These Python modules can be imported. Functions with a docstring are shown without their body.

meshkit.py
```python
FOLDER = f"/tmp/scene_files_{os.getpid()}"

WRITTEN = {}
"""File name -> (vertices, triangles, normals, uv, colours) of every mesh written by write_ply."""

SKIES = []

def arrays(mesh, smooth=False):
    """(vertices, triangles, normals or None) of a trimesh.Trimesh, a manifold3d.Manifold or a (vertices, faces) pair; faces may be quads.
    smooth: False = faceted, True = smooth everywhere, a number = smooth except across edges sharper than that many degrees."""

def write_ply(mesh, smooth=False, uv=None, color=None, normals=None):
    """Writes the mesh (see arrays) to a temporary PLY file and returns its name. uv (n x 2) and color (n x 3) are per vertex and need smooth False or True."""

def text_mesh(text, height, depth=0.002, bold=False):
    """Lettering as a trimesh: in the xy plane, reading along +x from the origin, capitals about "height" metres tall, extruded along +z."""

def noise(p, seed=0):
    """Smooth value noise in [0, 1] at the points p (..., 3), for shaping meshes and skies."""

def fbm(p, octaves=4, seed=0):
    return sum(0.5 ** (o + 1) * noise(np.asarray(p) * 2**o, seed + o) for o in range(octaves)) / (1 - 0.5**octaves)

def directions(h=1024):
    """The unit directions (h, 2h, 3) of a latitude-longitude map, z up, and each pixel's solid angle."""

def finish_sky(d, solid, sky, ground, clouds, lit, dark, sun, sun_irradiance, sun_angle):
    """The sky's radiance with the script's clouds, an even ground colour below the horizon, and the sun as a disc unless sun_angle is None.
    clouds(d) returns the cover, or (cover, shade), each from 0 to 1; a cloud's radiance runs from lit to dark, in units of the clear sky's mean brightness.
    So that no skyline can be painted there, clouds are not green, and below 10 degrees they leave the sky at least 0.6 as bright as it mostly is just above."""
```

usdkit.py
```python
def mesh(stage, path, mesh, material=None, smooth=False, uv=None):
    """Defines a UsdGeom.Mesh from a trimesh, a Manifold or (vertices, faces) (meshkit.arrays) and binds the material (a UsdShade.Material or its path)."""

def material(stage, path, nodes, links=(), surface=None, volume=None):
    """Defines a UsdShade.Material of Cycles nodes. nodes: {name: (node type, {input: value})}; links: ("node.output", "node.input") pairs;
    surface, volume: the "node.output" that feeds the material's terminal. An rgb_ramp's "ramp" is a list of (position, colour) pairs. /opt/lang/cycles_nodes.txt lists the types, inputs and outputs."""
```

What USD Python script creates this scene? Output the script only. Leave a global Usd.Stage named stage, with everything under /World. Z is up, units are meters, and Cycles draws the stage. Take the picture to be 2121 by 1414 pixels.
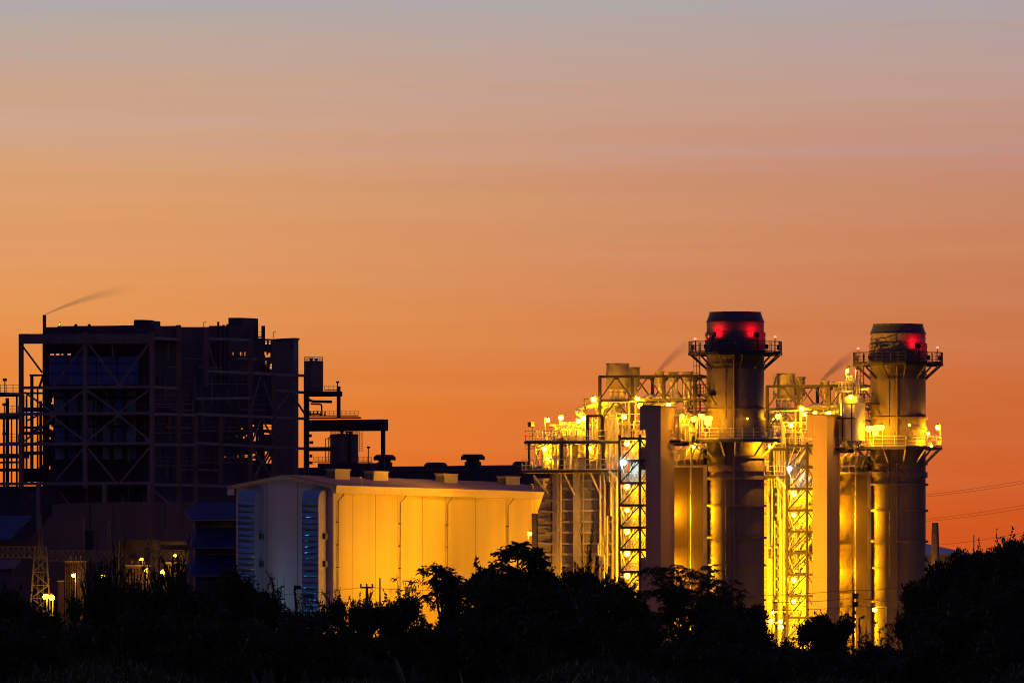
import math, random
import numpy as np, trimesh, shapely
from shapely.geometry import Polygon, box as sbox
import usdkit
from pxr import Usd, UsdGeom, UsdLux, UsdShade, Gf, Sdf

stage = Usd.Stage.CreateInMemory()
UsdGeom.SetStageUpAxis(stage, 'Z')
UsdGeom.SetStageMetersPerUnit(stage, 1.0)
WORLD = UsdGeom.Xform.Define(stage, '/World')
stage.SetDefaultPrim(WORLD.GetPrim())
UsdGeom.Scope.Define(stage, '/World/Looks')

# ------------------------------------------------------------------ camera
FPX, CX, HY, CZ = 25000.0, 1060.5, 1330.0, 2.0        # a long telephoto lens, level, shifted upwards
cam = UsdGeom.Camera.Define(stage, '/World/camera')
cam.CreateHorizontalApertureAttr(36.0)
cam.CreateVerticalApertureAttr(36.0 * 1414 / 2121)
cam.CreateFocalLengthAttr(36.0 * FPX / 2121)
cam.CreateVerticalApertureOffsetAttr((HY - 707) * 36.0 / 2121)
cam.CreateClippingRangeAttr(Gf.Vec2f(1.0, 100000.0))
cam.AddTranslateOp().Set(Gf.Vec3d(0, 0, CZ))
cam.AddRotateXOp().Set(90.0)
cam.CreateExposureAttr(0.0)

# ------------------------------------------------------------------ sky (dusk: the sun is just under the horizon, behind the plant on the left)
SUN_EL, SUN_AZ = math.radians(0.6), math.radians(-7.0)
def lin(*c):
    c = np.array(c, float) / 255.0
    return tuple(np.where(c <= 0.04045, c / 12.92, ((c + 0.055) / 1.055) ** 2.4))
STR = 0.06
def up(c, k=1.0): return tuple(k * x / STR for x in c)
WEST = [(0.0, lin(226, 82, 42)), (0.10, lin(234, 100, 30)), (0.22, lin(238, 116, 32)), (0.38, lin(234, 136, 60)), (0.55, lin(226, 152, 94)),
        (0.72, lin(218, 162, 122)), (0.86, lin(206, 170, 152)), (1.0, lin(184, 176, 175))]
# x of the ramps: sine of the elevation / 0.053 (the top of the photograph)
NODES = {
    'tc': ('texture_coordinate', {}),
    'sep': ('separate_xyz', {}),
    'sky': ('sky_texture', {'sky_type': 'single_scattering', 'sun_disc': False, 'sun_elevation': SUN_EL, 'sun_rotation': SUN_AZ, 'air_density': 1.4, 'aerosol_density': 2.5, 'ozone_density': 2.0}),
    # faint horizontal streaks of thin cloud
    'map': ('mapping', {'mapping_type': 'point', 'scale': (9.0, 9.0, 330.0)}),
    'noi': ('noise_texture', {'scale': 1.0, 'detail': 5.0, 'roughness': 0.55}),
    'map2': ('mapping', {'mapping_type': 'point', 'scale': (6.0, 6.0, 110.0), 'location': (3.1, 0.0, 1.7)}),
    'noi2': ('noise_texture', {'scale': 1.0, 'detail': 4.0, 'roughness': 0.5}),
    'wob': ('math', {'math_type': 'multiply_add', 'value2': 0.0090, 'value3': -0.0045}),
    'wob2': ('math', {'math_type': 'multiply_add', 'value2': 0.012, 'value3': -0.006}),
    'zz': ('math', {'math_type': 'add'}),
    'zz2': ('math', {'math_type': 'add'}),
    'el': ('math', {'math_type': 'multiply', 'value2': 1 / 0.053}),
    'west': ('rgb_ramp', {'ramp': WEST}),
    # higher up the sky goes on through grey lavender into a dim blue
    'hi': ('map_range', {'range_type': 'smoothstep', 'from_min': 0.05, 'from_max': 0.30, 'to_min': 0.0, 'to_max': 1.0, 'clamp': True}),
    'high': ('mix', {'mix_type': 'mix', 'color2': (0.050, 0.043, 0.125)}),
    # away from the sunset the low sky is a dim mauve
    'az': ('map_range', {'range_type': 'smoothstep', 'from_min': 0.96, 'from_max': 0.35, 'to_min': 0.0, 'to_max': 1.0, 'clamp': True}),
    'dotv': ('vector_math', {'math_type': 'dot_product', 'vector2': (math.sin(SUN_AZ), math.cos(SUN_AZ), 0.0)}),
    'east': ('mix', {'mix_type': 'mix', 'color2': (0.054, 0.042, 0.125)}),
    # the sunset glow is stronger to the left: dimmer, pinker to the right
    'side': ('map_range', {'range_type': 'smoothstep', 'from_min': -0.05, 'from_max': 0.065, 'to_min': 0.0, 'to_max': 1.0, 'clamp': True}),
    'tint': ('mix', {'mix_type': 'mix'}),
    'warm': ('rgb_ramp', {'ramp': [(0.0, (1.10, 1.08, 0.86)), (0.6, (1.09, 1.06, 0.92)), (1.0, (1.0, 1.02, 0.98))]}),
    'pink': ('rgb_ramp', {'ramp': [(0.0, (0.80, 0.56, 1.15)), (0.3, (0.76, 0.58, 0.98)), (0.65, (0.84, 0.72, 0.82)), (1.0, (0.93, 0.88, 0.91))]}),
    'tinted': ('mix', {'mix_type': 'multiply', 'fac': 1.0}),
    'str': ('map_range', {'range_type': 'linear', 'from_min': 0.3, 'from_max': 0.7, 'to_min': 0.970, 'to_max': 1.030, 'clamp': True}),
    'streak': ('vector_math', {'math_type': 'scale'}),
    'pkr': ('map_range', {'range_type': 'smoothstep', 'from_min': 0.46, 'from_max': 0.66, 'to_min': 0.0, 'to_max': 1.0, 'clamp': True}),
    'pk': ('mix', {'mix_type': 'multiply', 'color2': (0.99, 0.94, 1.0)}),
    'gain': ('vector_math', {'math_type': 'scale', 'scale': 1.0 / STR}),
    'skyg': ('vector_math', {'math_type': 'scale', 'scale': 0.15}),
    'veil': ('mix', {'mix_type': 'mix', 'fac': 0.94}),
    'bg': ('background_shader', {'strength': STR}),
}
LINKS = [('tc.generated', 'sep.vector'), ('tc.generated', 'map.vector'), ('map.vector', 'noi.vector'), ('tc.generated', 'map2.vector'), ('map2.vector', 'noi2.vector'),
         ('noi.fac', 'wob.value1'), ('noi2.fac', 'wob2.value1'), ('sep.z', 'zz.value1'), ('wob.value', 'zz.value2'), ('zz.value', 'zz2.value1'), ('wob2.value', 'zz2.value2'),
         ('zz2.value', 'el.value1'), ('el.value', 'west.fac'), ('sep.z', 'hi.value'),
         ('west.color', 'tinted.color1'), ('tint.color', 'tinted.color2'), ('sep.x', 'side.value'), ('el.value', 'pink.fac'), ('el.value', 'warm.fac'), ('warm.color', 'tint.color1'), ('pink.color', 'tint.color2'), ('side.result', 'tint.fac'),
         ('tinted.color', 'high.color1'), ('hi.result', 'high.fac'),
         ('tc.generated', 'dotv.vector1'), ('dotv.value', 'az.value'), ('high.color', 'east.color1'), ('az.result', 'east.fac'),
         ('noi.fac', 'str.value'), ('east.color', 'streak.vector1'), ('str.result', 'streak.scale'), ('streak.vector', 'pk.color1'), ('noi2.fac', 'pkr.value'), ('pkr.result', 'pk.fac'), ('pk.color', 'gain.vector1'),
         ('sky.color', 'skyg.vector1'), ('skyg.vector', 'veil.color1'), ('gain.vector', 'veil.color2'), ('veil.color', 'bg.color')]
SKYM = usdkit.material(stage, '/World/Looks/sky', NODES, LINKS, surface='bg.background')
dome = UsdLux.DomeLight.Define(stage, '/World/sky')
UsdShade.MaterialBindingAPI.Apply(dome.GetPrim()).Bind(SKYM)
for k_, v_ in (('label', 'dusk sky fading from orange to grey lavender'), ('category', 'sky'), ('kind', 'structure')): dome.GetPrim().SetCustomDataByKey(k_, v_)
sun = UsdLux.DistantLight.Define(stage, '/World/sun')          # the last afterglow from beyond the plant
sun.CreateIntensityAttr(0.02); sun.CreateAngleAttr(4.0); sun.CreateNormalizeAttr(True); sun.CreateColorAttr(Gf.Vec3f(1, 0.55, 0.25))
sun.AddRotateZOp().Set(-math.degrees(SUN_AZ)); sun.AddRotateXOp().Set(-(90 - math.degrees(SUN_EL)))

# ------------------------------------------------------------------ helpers
USED = {}
def numbered(name, parent='/World'):
    k = (str(parent), name); n = USED.get(k, 0); USED[k] = n + 1
    return name if n == 0 else f'{name}_{n:03d}'

class Frame:
    """A site grid: local x runs along u (right and a little nearer), local y along v (away), z up."""
    def __init__(s, px, d, ang=21.7, o=None):
        s.deg = ang; a = math.radians(ang)
        s.u = np.array([math.cos(a), -math.sin(a)]); s.v = np.array([math.sin(a), math.cos(a)])
        s.o = np.array([(px - CX) * d / FPX, d]) if o is None else np.array(o, float)
    def loc(s, X, d):
        w = np.array([X, d]) - s.o
        return float(w @ s.u), float(w @ s.v)
    def T(s, px, py, t=0.0):                  # the point of the plane y = t seen at a place of the photograph
        k = (px - CX) / FPX; d = (t + s.o @ s.v) / (k * s.v[0] + s.v[1])
        x, y = s.loc(k * d, d)
        return np.array([x, t, CZ + (HY - py) * d / FPX])
    def S(s, px, py, x=0.0):                  # the same for the plane x = const
        k = (px - CX) / FPX; d = (x + s.o @ s.u) / (k * s.u[0] + s.u[1])
        _, y = s.loc(k * d, d)
        return np.array([x, y, CZ + (HY - py) * d / FPX])
    def D(s, px, py, d):
        x, y = s.loc((px - CX) * d / FPX, d)
        return np.array([x, y, CZ + (HY - py) * d / FPX])
    def W(s, p):
        w = s.o + p[0] * s.u + p[1] * s.v
        return np.array([w[0], w[1], p[2] if len(p) > 2 else 0.0])
VIEW = Frame(0, 0, 0.0, o=(0, 0))              # plain world axes
def wp(px, py, d): return VIEW.D(px, py, d)

BOXF = np.array([[0,2,1],[0,3,2],[4,5,6],[4,6,7],[0,1,5],[0,5,4],[1,2,6],[1,6,5],[2,3,7],[2,7,6],[3,0,4],[3,4,7]])
class MB:
    def __init__(s): s.v, s.f, s.n = [], [], 0
    def add(s, v, f):
        v = np.asarray(v, float); f = np.asarray(f, int)
        s.v.append(v); s.f.append(f + s.n); s.n += len(v); return s
    def mesh(s, m): return s.add(m.vertices, m.faces)
    def box(s, x0, x1, y0, y1, z0, z1):
        x0, x1 = sorted((x0, x1)); y0, y1 = sorted((y0, y1)); z0, z1 = sorted((z0, z1))
        return s.add([[x0,y0,z0],[x1,y0,z0],[x1,y1,z0],[x0,y1,z0],[x0,y0,z1],[x1,y0,z1],[x1,y1,z1],[x0,y1,z1]], BOXF)
    def bar(s, p, q, w=0.2, h=None):
        p, q = np.asarray(p, float), np.asarray(q, float); h = w if h is None else h
        d = q - p; L = np.linalg.norm(d)
        if L < 1e-6: return s
        d /= L; ref = np.array([0, 0, 1.0]) if abs(d[2]) < 0.95 else np.array([0, 1.0, 0])
        a = np.cross(d, ref); a /= np.linalg.norm(a); b = np.cross(a, d)
        a, b = a * w / 2, b * h / 2
        return s.add([p-a-b, p+a-b, p+a+b, p-a+b, q-a-b, q+a-b, q+a+b, q-a+b], BOXF[:, ::-1])
    def hcol(s, x, y, z0, z1, w=0.4, t=0.05):          # an H section, flanges facing -y and +y
        s.box(x-w/2, x+w/2, y-w/2, y-w/2+t, z0, z1); s.box(x-w/2, x+w/2, y+w/2-t, y+w/2, z0, z1)
        return s.box(x-t/2, x+t/2, y-w/2+t, y+w/2-t, z0, z1)
    def tube(s, pts, r, n=8, cap=True):
        pts = np.asarray(pts, float); m = len(pts)
        r = np.full(m, r, float) if np.ndim(r) == 0 else np.asarray(r, float)
        tan = np.gradient(pts, axis=0); tan /= np.maximum(np.linalg.norm(tan, axis=1, keepdims=True), 1e-9)
        ref = np.array([0.0, 0, 1]) if abs(tan[0][2]) < 0.9 else np.array([1.0, 0, 0])
        rings, a = [], np.cross(tan[0], ref)
        for i in range(m):
            a = a - tan[i] * (a @ tan[i]); a /= max(np.linalg.norm(a), 1e-9); b = np.cross(tan[i], a)
            ph = np.arange(n) * 2 * np.pi / n
            rings.append(pts[i] + r[i] * (np.cos(ph)[:, None] * a + np.sin(ph)[:, None] * b))
        v = np.vstack(rings); f = []
        for i in range(m - 1):
            for j in range(n):
                k = (j + 1) % n; A, B, C, E = i*n+j, i*n+k, (i+1)*n+k, (i+1)*n+j
                f += [[A, B, C], [A, C, E]]
        if cap:
            v = np.vstack([v, pts[0], pts[-1]]); c0, c1 = m*n, m*n+1
            for j in range(n):
                k = (j + 1) % n; f += [[c0, k, j], [c1, (m-1)*n+j, (m-1)*n+k]]
        return s.add(v, f)
    def pipe(s, pts, r, n=8, bend=None):               # a pipe run with rounded elbows
        pts = [np.asarray(p, float) for p in pts]; out = [pts[0]]; bend = bend or 2.2 * r
        for i in range(1, len(pts) - 1):
            a, b = pts[i-1] - pts[i], pts[i+1] - pts[i]; la, lb = np.linalg.norm(a), np.linalg.norm(b)
            c = min(bend, 0.45 * la, 0.45 * lb); a, b = a / la * c, b / lb * c
            for t in (0, 0.33, 0.67, 1.0): out.append(pts[i] + a * (1-t)**2 + b * t**2)
        out.append(pts[-1]); return s.tube(out, r, n)
    def lathe(s, prof, n=32, c=(0, 0, 0)):
        prof = np.asarray(prof, float); m = len(prof); ph = np.arange(n) * 2 * np.pi / n; v = []
        for r, z in prof: v.append(np.stack([c[0] + r*np.cos(ph), c[1] + r*np.sin(ph), np.full(n, c[2] + z)], 1))
        v = np.vstack(v); f = []
        for i in range(m - 1):
            for j in range(n):
                k = (j + 1) % n; A, B, C, E = i*n+j, i*n+k, (i+1)*n+k, (i+1)*n+j
                f += [[A, B, C], [A, C, E]]
        return s.add(v, f)
    def prism(s, poly, a, b, axis):                    # a 2-D outline in the two other axes, extruded from a to b along axis
        poly = poly if hasattr(poly, 'geom_type') else Polygon(poly)
        for g in getattr(poly, 'geoms', [poly]):
            if g.area < 1e-6: continue
            m = trimesh.creation.extrude_polygon(g, b - a, engine='earcut'); v = np.array(m.vertices); f = np.array(m.faces)
            w = v[:, 2] + a
            if axis == 'y': v = np.stack([v[:, 0], w, v[:, 1]], 1); f = f[:, ::-1]
            elif axis == 'x': v = np.stack([w, v[:, 0], v[:, 1]], 1)
            else: v = np.stack([v[:, 0], v[:, 1], w], 1)
            s.add(v, f)
        return s
    def rail(s, pts, h=1.1, sp=1.5, w=0.06, closed=False, mids=1):
        pts = [np.asarray(p, float) for p in pts]
        if closed: pts = pts + [pts[0]]
        up_ = np.array([0, 0, 1.0])
        for p, q in zip(pts[:-1], pts[1:]):
            n = max(1, int(round(np.linalg.norm(q - p) / sp)))
            for i in range(n + 1): x = p + (q - p) * i / n; s.bar(x, x + up_ * h, w)
            s.bar(p + up_ * h, q + up_ * h, w)
            for k in range(mids): zz = h * (k + 1) / (mids + 1); s.bar(p + up_ * zz, q + up_ * zz, w * 0.8)
            s.bar(p + up_ * 0.06, q + up_ * 0.06, 0.02, 0.12)
        return s
    def get(s, base=(0, 0, 0)): return np.vstack(s.v) - np.asarray(base, float), np.vstack(s.f)

def tag(p, label=None, cat=None, group=None, kind=None):
    for k, v in (('label', label), ('category', cat), ('group', group), ('kind', kind)):
        if v: p.SetCustomDataByKey(k, v)
LABELS = {}
class Thing:
    def __init__(s, name, label, cat, frame=VIEW, base=(0, 0, 0), group=None, kind=None):
        s.name, s.frame, s.base, s.cat, s.group = name, frame, np.asarray(base, float), cat, group
        s.path = '/World/' + numbered(name)
        x = UsdGeom.Xform.Define(stage, s.path); s.prim = x.GetPrim()
        w = frame.W(s.base); x.AddTranslateOp().Set(Gf.Vec3d(*map(float, w))); x.AddRotateZOp().Set(-frame.deg)
        s.rot = -frame.deg; s.w = w
        tag(s.prim, label, cat, group, kind)
    def part(s, name, mb, mat, parent=None, smooth=False, label=None, kind=None):
        if not mb.v: return None
        par = parent.GetPath() if parent is not None else s.path
        m = usdkit.mesh(stage, f'{par}/{numbered(name, par)}', mb.get(s.base), mat, smooth=smooth)
        p = m.GetPrim()
        if label: p.SetCustomDataByKey('label', label)
        if kind: p.SetCustomDataByKey('kind', kind)
        return p
def dup(t, offset=(0, 0, 0), label=None, rot=None, scale=None, pos=None, group=None):
    """Another individual of the same kind: an instance that shares the parts."""
    path = '/World/' + numbered(t.name)
    x = UsdGeom.Xform.Define(stage, path); p = x.GetPrim()
    w = (t.w + np.asarray(offset, float)) if pos is None else np.asarray(pos, float)
    p.GetReferences().AddInternalReference(t.path)
    x.ClearXformOpOrder()
    for op in list(x.GetOrderedXformOps()): pass
    p.GetAttribute('xformOp:translate').Set(Gf.Vec3d(*map(float, w)))
    p.GetAttribute('xformOp:rotateZ').Set(float(t.rot if rot is None else rot))
    ops = [UsdGeom.XformOp(p.GetAttribute('xformOp:translate')), UsdGeom.XformOp(p.GetAttribute('xformOp:rotateZ'))]
    if scale is not None:
        so = UsdGeom.XformOp(p.CreateAttribute('xformOp:scale', Sdf.ValueTypeNames.Double3, False)) ; so.Set(Gf.Vec3d(*map(float, np.broadcast_to(scale, 3)))); ops.append(so)
    x.SetXformOpOrder(ops)
    tag(p, label, t.cat, group or t.group); p.SetInstanceable(True)
    return p
def single(name, mb, mat, label, cat=None, group=None, kind=None, smooth=False):
    m = usdkit.mesh(stage, '/World/' + numbered(name), mb.get(), mat, smooth=smooth); tag(m.GetPrim(), label, cat, group, kind)
    return m.GetPrim()

# ------------------------------------------------------------------ materials
def mat(name, col, rough=0.55, metal=0.0, var=0.25, scale=0.6, bump=0.0, streak=False, spec=0.25, wave=None):
    """Painted or bare metal with blotches, run-off streaks and, for sheeting, narrow dark grooves every wave[1] metres along wave[0]."""
    sc = (1.0, 1.0, 0.12) if streak else (1.0, 1.0, 1.0)
    c = np.array(col)
    n = {'tc': ('texture_coordinate', {}), 'mp': ('mapping', {'mapping_type': 'point', 'scale': tuple(scale * k for k in sc)}),
         'no': ('noise_texture', {'scale': 1.0, 'detail': 6.0, 'roughness': 0.6}),
         'rp': ('rgb_ramp', {'ramp': [(0.25, tuple(c * (1 - var))), (0.5, tuple(c)), (0.78, tuple(np.minimum(c * (1 + var), 0.9)))]}),
         'p': ('principled_bsdf', {'roughness': rough, 'metallic': metal, 'specular_ior_level': spec})}
    l = [('tc.object', 'mp.vector'), ('mp.vector', 'no.vector'), ('no.fac', 'rp.fac')]
    out = 'rp.color'
    if wave:
        n.update({'sx': ('separate_xyz', {}), 'dv': ('math', {'math_type': 'divide', 'value2': wave[1]}), 'fr': ('math', {'math_type': 'fraction'}),
                  'gr': ('math', {'math_type': 'less_than', 'value2': 0.22}), 'gm': ('math', {'math_type': 'multiply', 'value2': 0.13}), 'gx': ('mix', {'mix_type': 'multiply', 'color2': (0.3, 0.3, 0.3)})})
        l += [('tc.object', 'sx.vector'), (f'sx.{wave[0]}', 'dv.value1'), ('dv.value', 'fr.value1'), ('fr.value', 'gr.value1'), ('gr.value', 'gm.value1'), ('gm.value', 'gx.fac'), (out, 'gx.color1')]
        out = 'gx.color'
    l.append((out, 'p.base_color'))
    if bump:
        n['bm'] = ('bump', {'strength': bump, 'distance': 0.05}); l += [('no.fac', 'bm.height'), ('bm.normal', 'p.normal')]
    return usdkit.material(stage, '/World/Looks/' + name, n, l, surface='p.BSDF')
def lampmat(name, col, strength):
    return usdkit.material(stage, '/World/Looks/' + name, {'e': ('emission', {'color': col, 'strength': strength})}, [], surface='e.emission')

M = dict(
    frame=mat('frame_steel', (0.16, 0.135, 0.155), 0.6),
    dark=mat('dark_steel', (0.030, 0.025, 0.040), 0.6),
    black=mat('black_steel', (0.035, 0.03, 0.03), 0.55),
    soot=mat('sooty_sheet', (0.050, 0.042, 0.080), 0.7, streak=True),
    girder=mat('girder_panel', (0.12, 0.105, 0.13), 0.6, streak=True),
    galv=mat('galvanised_rail', (0.60, 0.57, 0.50), 0.45, 0.2),
    grate=mat('grating', (0.10, 0.095, 0.09), 0.6),
    paint=mat('casing_paint', (0.27, 0.235, 0.21), 0.5, streak=True, scale=0.5),
    stiff=mat('stiffener_paint', (0.38, 0.335, 0.29), 0.5),
    stack=mat('stack_paint', (0.165, 0.124, 0.112), 0.5, 0.0, var=0.30, streak=True, scale=0.9),
    stackd=mat('stack_band', (0.12, 0.105, 0.105), 0.5, 0.1, var=0.3, scale=1.5),
    hood=mat('stack_hood', (0.07, 0.075, 0.10), 0.4, 0.3, streak=True),
    panel=mat('outlet_panel', (0.10, 0.066, 0.052), 0.5, var=0.35, streak=True, scale=0.4),
    clad=mat('tower_sheeting', (0.31, 0.22, 0.20), 0.6, spec=0.1, var=0.10, streak=True, wave=('x', 0.28)),
    cladr=mat('tower_side_sheeting', (0.31, 0.22, 0.19), 0.6, spec=0.1, var=0.10, streak=True, wave=('y', 0.45)),
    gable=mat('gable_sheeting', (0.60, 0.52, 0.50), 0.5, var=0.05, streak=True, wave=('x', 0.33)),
    side=mat('side_sheeting_lamp_yellow', (0.62, 0.49, 0.15), 0.7, spec=0.08, var=0.17, streak=True, scale=0.22, wave=('y', 0.55)),  # lamp yellow put into the colour; blotches stand for stains and shadow patches
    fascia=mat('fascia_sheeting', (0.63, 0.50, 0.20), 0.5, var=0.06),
    roof=mat('roof_sheeting', (0.34, 0.24, 0.24), 1.0, 0.0, var=0.10, spec=0.0, wave=('y', 0.5)),
    flash=mat('flashing', (0.10, 0.09, 0.09), 0.6),
    duct=mat('duct_blue', (0.16, 0.30, 0.44), 0.26, 0.75, var=0.12),
    ducts=mat('duct_side', (0.38, 0.33, 0.36), 0.5, var=0.1),
    bluer=mat('blue_roof', (0.012, 0.03, 0.16), 0.5, var=0.1, wave=('x', 0.3)),
    blues=mat('blue_boiler_sheet', (0.06, 0.11, 0.36), 0.5, var=0.3, streak=True, scale=1.2),
    cyans=mat('teal_boiler_sheet', (0.13, 0.24, 0.36), 0.5, var=0.35, streak=True, scale=1.2),
    conc=mat('concrete', (0.115, 0.095, 0.105), 0.8, var=0.2, streak=True),
    insul=mat('aluminium_cladding', (0.62, 0.57, 0.48), 0.38, 0.55, var=0.12, scale=1.0),
    tank=mat('tank_paint', (0.12, 0.10, 0.13), 0.55, streak=True),
    sil=mat('silencer_paint', (0.26, 0.22, 0.18), 0.5, 0.1, streak=True),
    latt=mat('lattice_steel', (0.17, 0.145, 0.11), 0.55, 0.2),
    wood=mat('pole_wood', (0.05, 0.04, 0.035), 0.8),
    wire=mat('wire', (0.04, 0.035, 0.035), 0.6),
    housing=mat('lamp_housing', (0.20, 0.19, 0.18), 0.5, 0.3),
    bark=mat('bark', (0.035, 0.028, 0.022), 0.9),
    ground=mat('earth', (0.06, 0.05, 0.035), 0.95, scale=0.05),
    yard=mat('yard_paving', (0.25, 0.24, 0.22), 0.9, scale=0.1),
)
def leafmat(name, col):
    return usdkit.material(stage, '/World/Looks/' + name, {'oi': ('object_info', {}), 'g': ('geometry', {}), 'no': ('noise_texture', {'scale': 0.8, 'detail': 3.0}),
        'rp': ('rgb_ramp', {'ramp': [(0.3, tuple(0.6 * x for x in col)), (0.7, tuple(1.3 * x for x in col))]}),
        'd': ('principled_bsdf', {'roughness': 0.55, 'specular_ior_level': 0.3}), 't': ('translucent_bsdf', {'color': tuple(0.8 * x for x in col)}), 'm': ('mix_closure', {'fac': 0.25})},
        [('g.position', 'no.vector'), ('no.fac', 'rp.fac'), ('rp.color', 'd.base_color'), ('d.BSDF', 'm.closure1'), ('t.BSDF', 'm.closure2')], surface='m.closure')
LEAF = [leafmat('foliage_dark', (0.030, 0.042, 0.016)), leafmat('foliage_mid', (0.036, 0.048, 0.018)), leafmat('foliage_olive', (0.042, 0.046, 0.018))]
SOD = (1.0, 0.405, 0.002)
M['sodmid'] = lampmat('sodium_lens_dim', SOD, 170.0)
M['sodium'] = lampmat('sodium_lens', SOD, 400.0)
M['sodiumlow'] = lampmat('sodium_lens_small', SOD, 120.0)
M['flood'] = lampmat('sodium_flood_lens', SOD, 340.0)
M['gap'] = lampmat('sodium_gap_lens', SOD, 9000.0)
M['slung'] = lampmat('slung_lens', SOD, 3000.0)
M['gap2'] = lampmat('sodium_gap_lens_bright', SOD, 9500.0)
M['bluewash'] = lampmat('mercury_wash_lens', (0.16, 0.62, 1.0), 270.0)
M['white'] = lampmat('mercury_lens', (0.70, 0.95, 1.0), 110.0)
M['red'] = lampmat('beacon_lens', (1.0, 0.005, 0.004), 110.0)
M['redflood'] = lampmat('beacon_flood_lens', (1.0, 0.004, 0.012), 420.0)
M['yardflood'] = lampmat('yard_flood_lens', SOD, 1800.0)
M['farflood'] = lampmat('far_flood_lens', SOD, 25000.0)
M['addedflood'] = lampmat('added_flood_lens', SOD, 4200.0)  # lens of the two floodlights added to brighten roof vents and small chimney
M['casingflood'] = lampmat('casing_flood_lens', SOD, 70.0)
# ------------------------------------------------------------------ ground
single('ground', MB().add([[-30000,-2000,0],[30000,-2000,0],[30000,60000,0],[-30000,60000,0]], [[0,1,2],[0,2,3]]), M['ground'], 'dark flat ground under the vegetation', 'ground', kind='structure')
single('yard', MB().add([[-60,1150,0.02],[120,1150,0.02],[120,1420,0.02],[-60,1420,0.02]], [[0,1,2],[0,2,3]]), M['yard'], 'paved yard of the power plant behind the trees', 'yard', kind='structure')

# ------------------------------------------------------------------ boiler house on the left (open steel frame round dark boilers)
FB = Frame(315, 1400)
T, S = FB.T, FB.S
bh = Thing('boiler_house', 'tall dark open steel frame building with blue boiler walls, at the left', 'building', FB, T(315, 1365, 0) * [1, 1, 0])
def zof(py, px=315): return T(px, py, 0)[2]
WC = 0.46
for px, t, y0 in ((44, 0, 692), (177, 0, 688), (315, 0, 688)):                       # front columns
    p = T(px, y0, t); bh.part('column', MB().hcol(p[0], t, 0 if px > 300 else zof(1010), p[2], WC), M['frame'])
for px in (80, 217, 310):
    p = T(px, 1002, -1.2); bh.part('column', MB().hcol(p[0], -1.2, 0, p[2], WC), M['frame'])
for py, x0, x1, t in ((803, 40, 315, 0), (858, -40, 315, 0), (920, -40, 315, 0), (1002, -40, 315, -1.2), (1070, 120, 400, -1.2)):
    a, b = T(x0, py, t), T(x1, py, t); b[2] = a[2]
    bh.part('beam', MB().bar(a + [0, -.05, 0], b + [0, -.05, 0], 0.30, 0.34), M['frame'])
seams = [40, 61, 98, 132, 177, 224, 259, 315]
for x0, x1 in zip(seams[:-1], seams[1:]):                                                # the top girder, sheet by sheet
    a, b = T(x0, 712, -0.3), T(x1, 691, -0.3); bh.part('girder_panel', MB().box(a[0] + .02, b[0] - .02, -0.42, -0.26, a[2], b[2]), M['girder'])
def brace(pts, t=0.0, w=0.2, f=T):
    for (a, b) in pts: bh.part('brace', MB().bar(f(*a, t), f(*b, t), w * 0.6, w), M['frame'])
brace([((47, 717), (87, 771)), ((175, 714), (112, 798)), ((184, 712), (247, 797)), ((310, 709), (248, 797)),
       ((51, 812), (110, 854)), ((171, 810), (113, 854)), ((185, 811), (244, 853)), ((308, 808), (248, 853)),
       ((108, 866), (51, 913)), ((113, 865), (175, 913)), ((243, 862), (183, 911)), ((249, 862), (306, 908)),
       ((172, 929), (115, 996)), ((183, 929), (240, 998)), ((308, 928), (250, 998)), ((125, 1020), (200, 1118)), ((60, 1030), (90, 1012))], -0.12)
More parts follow.
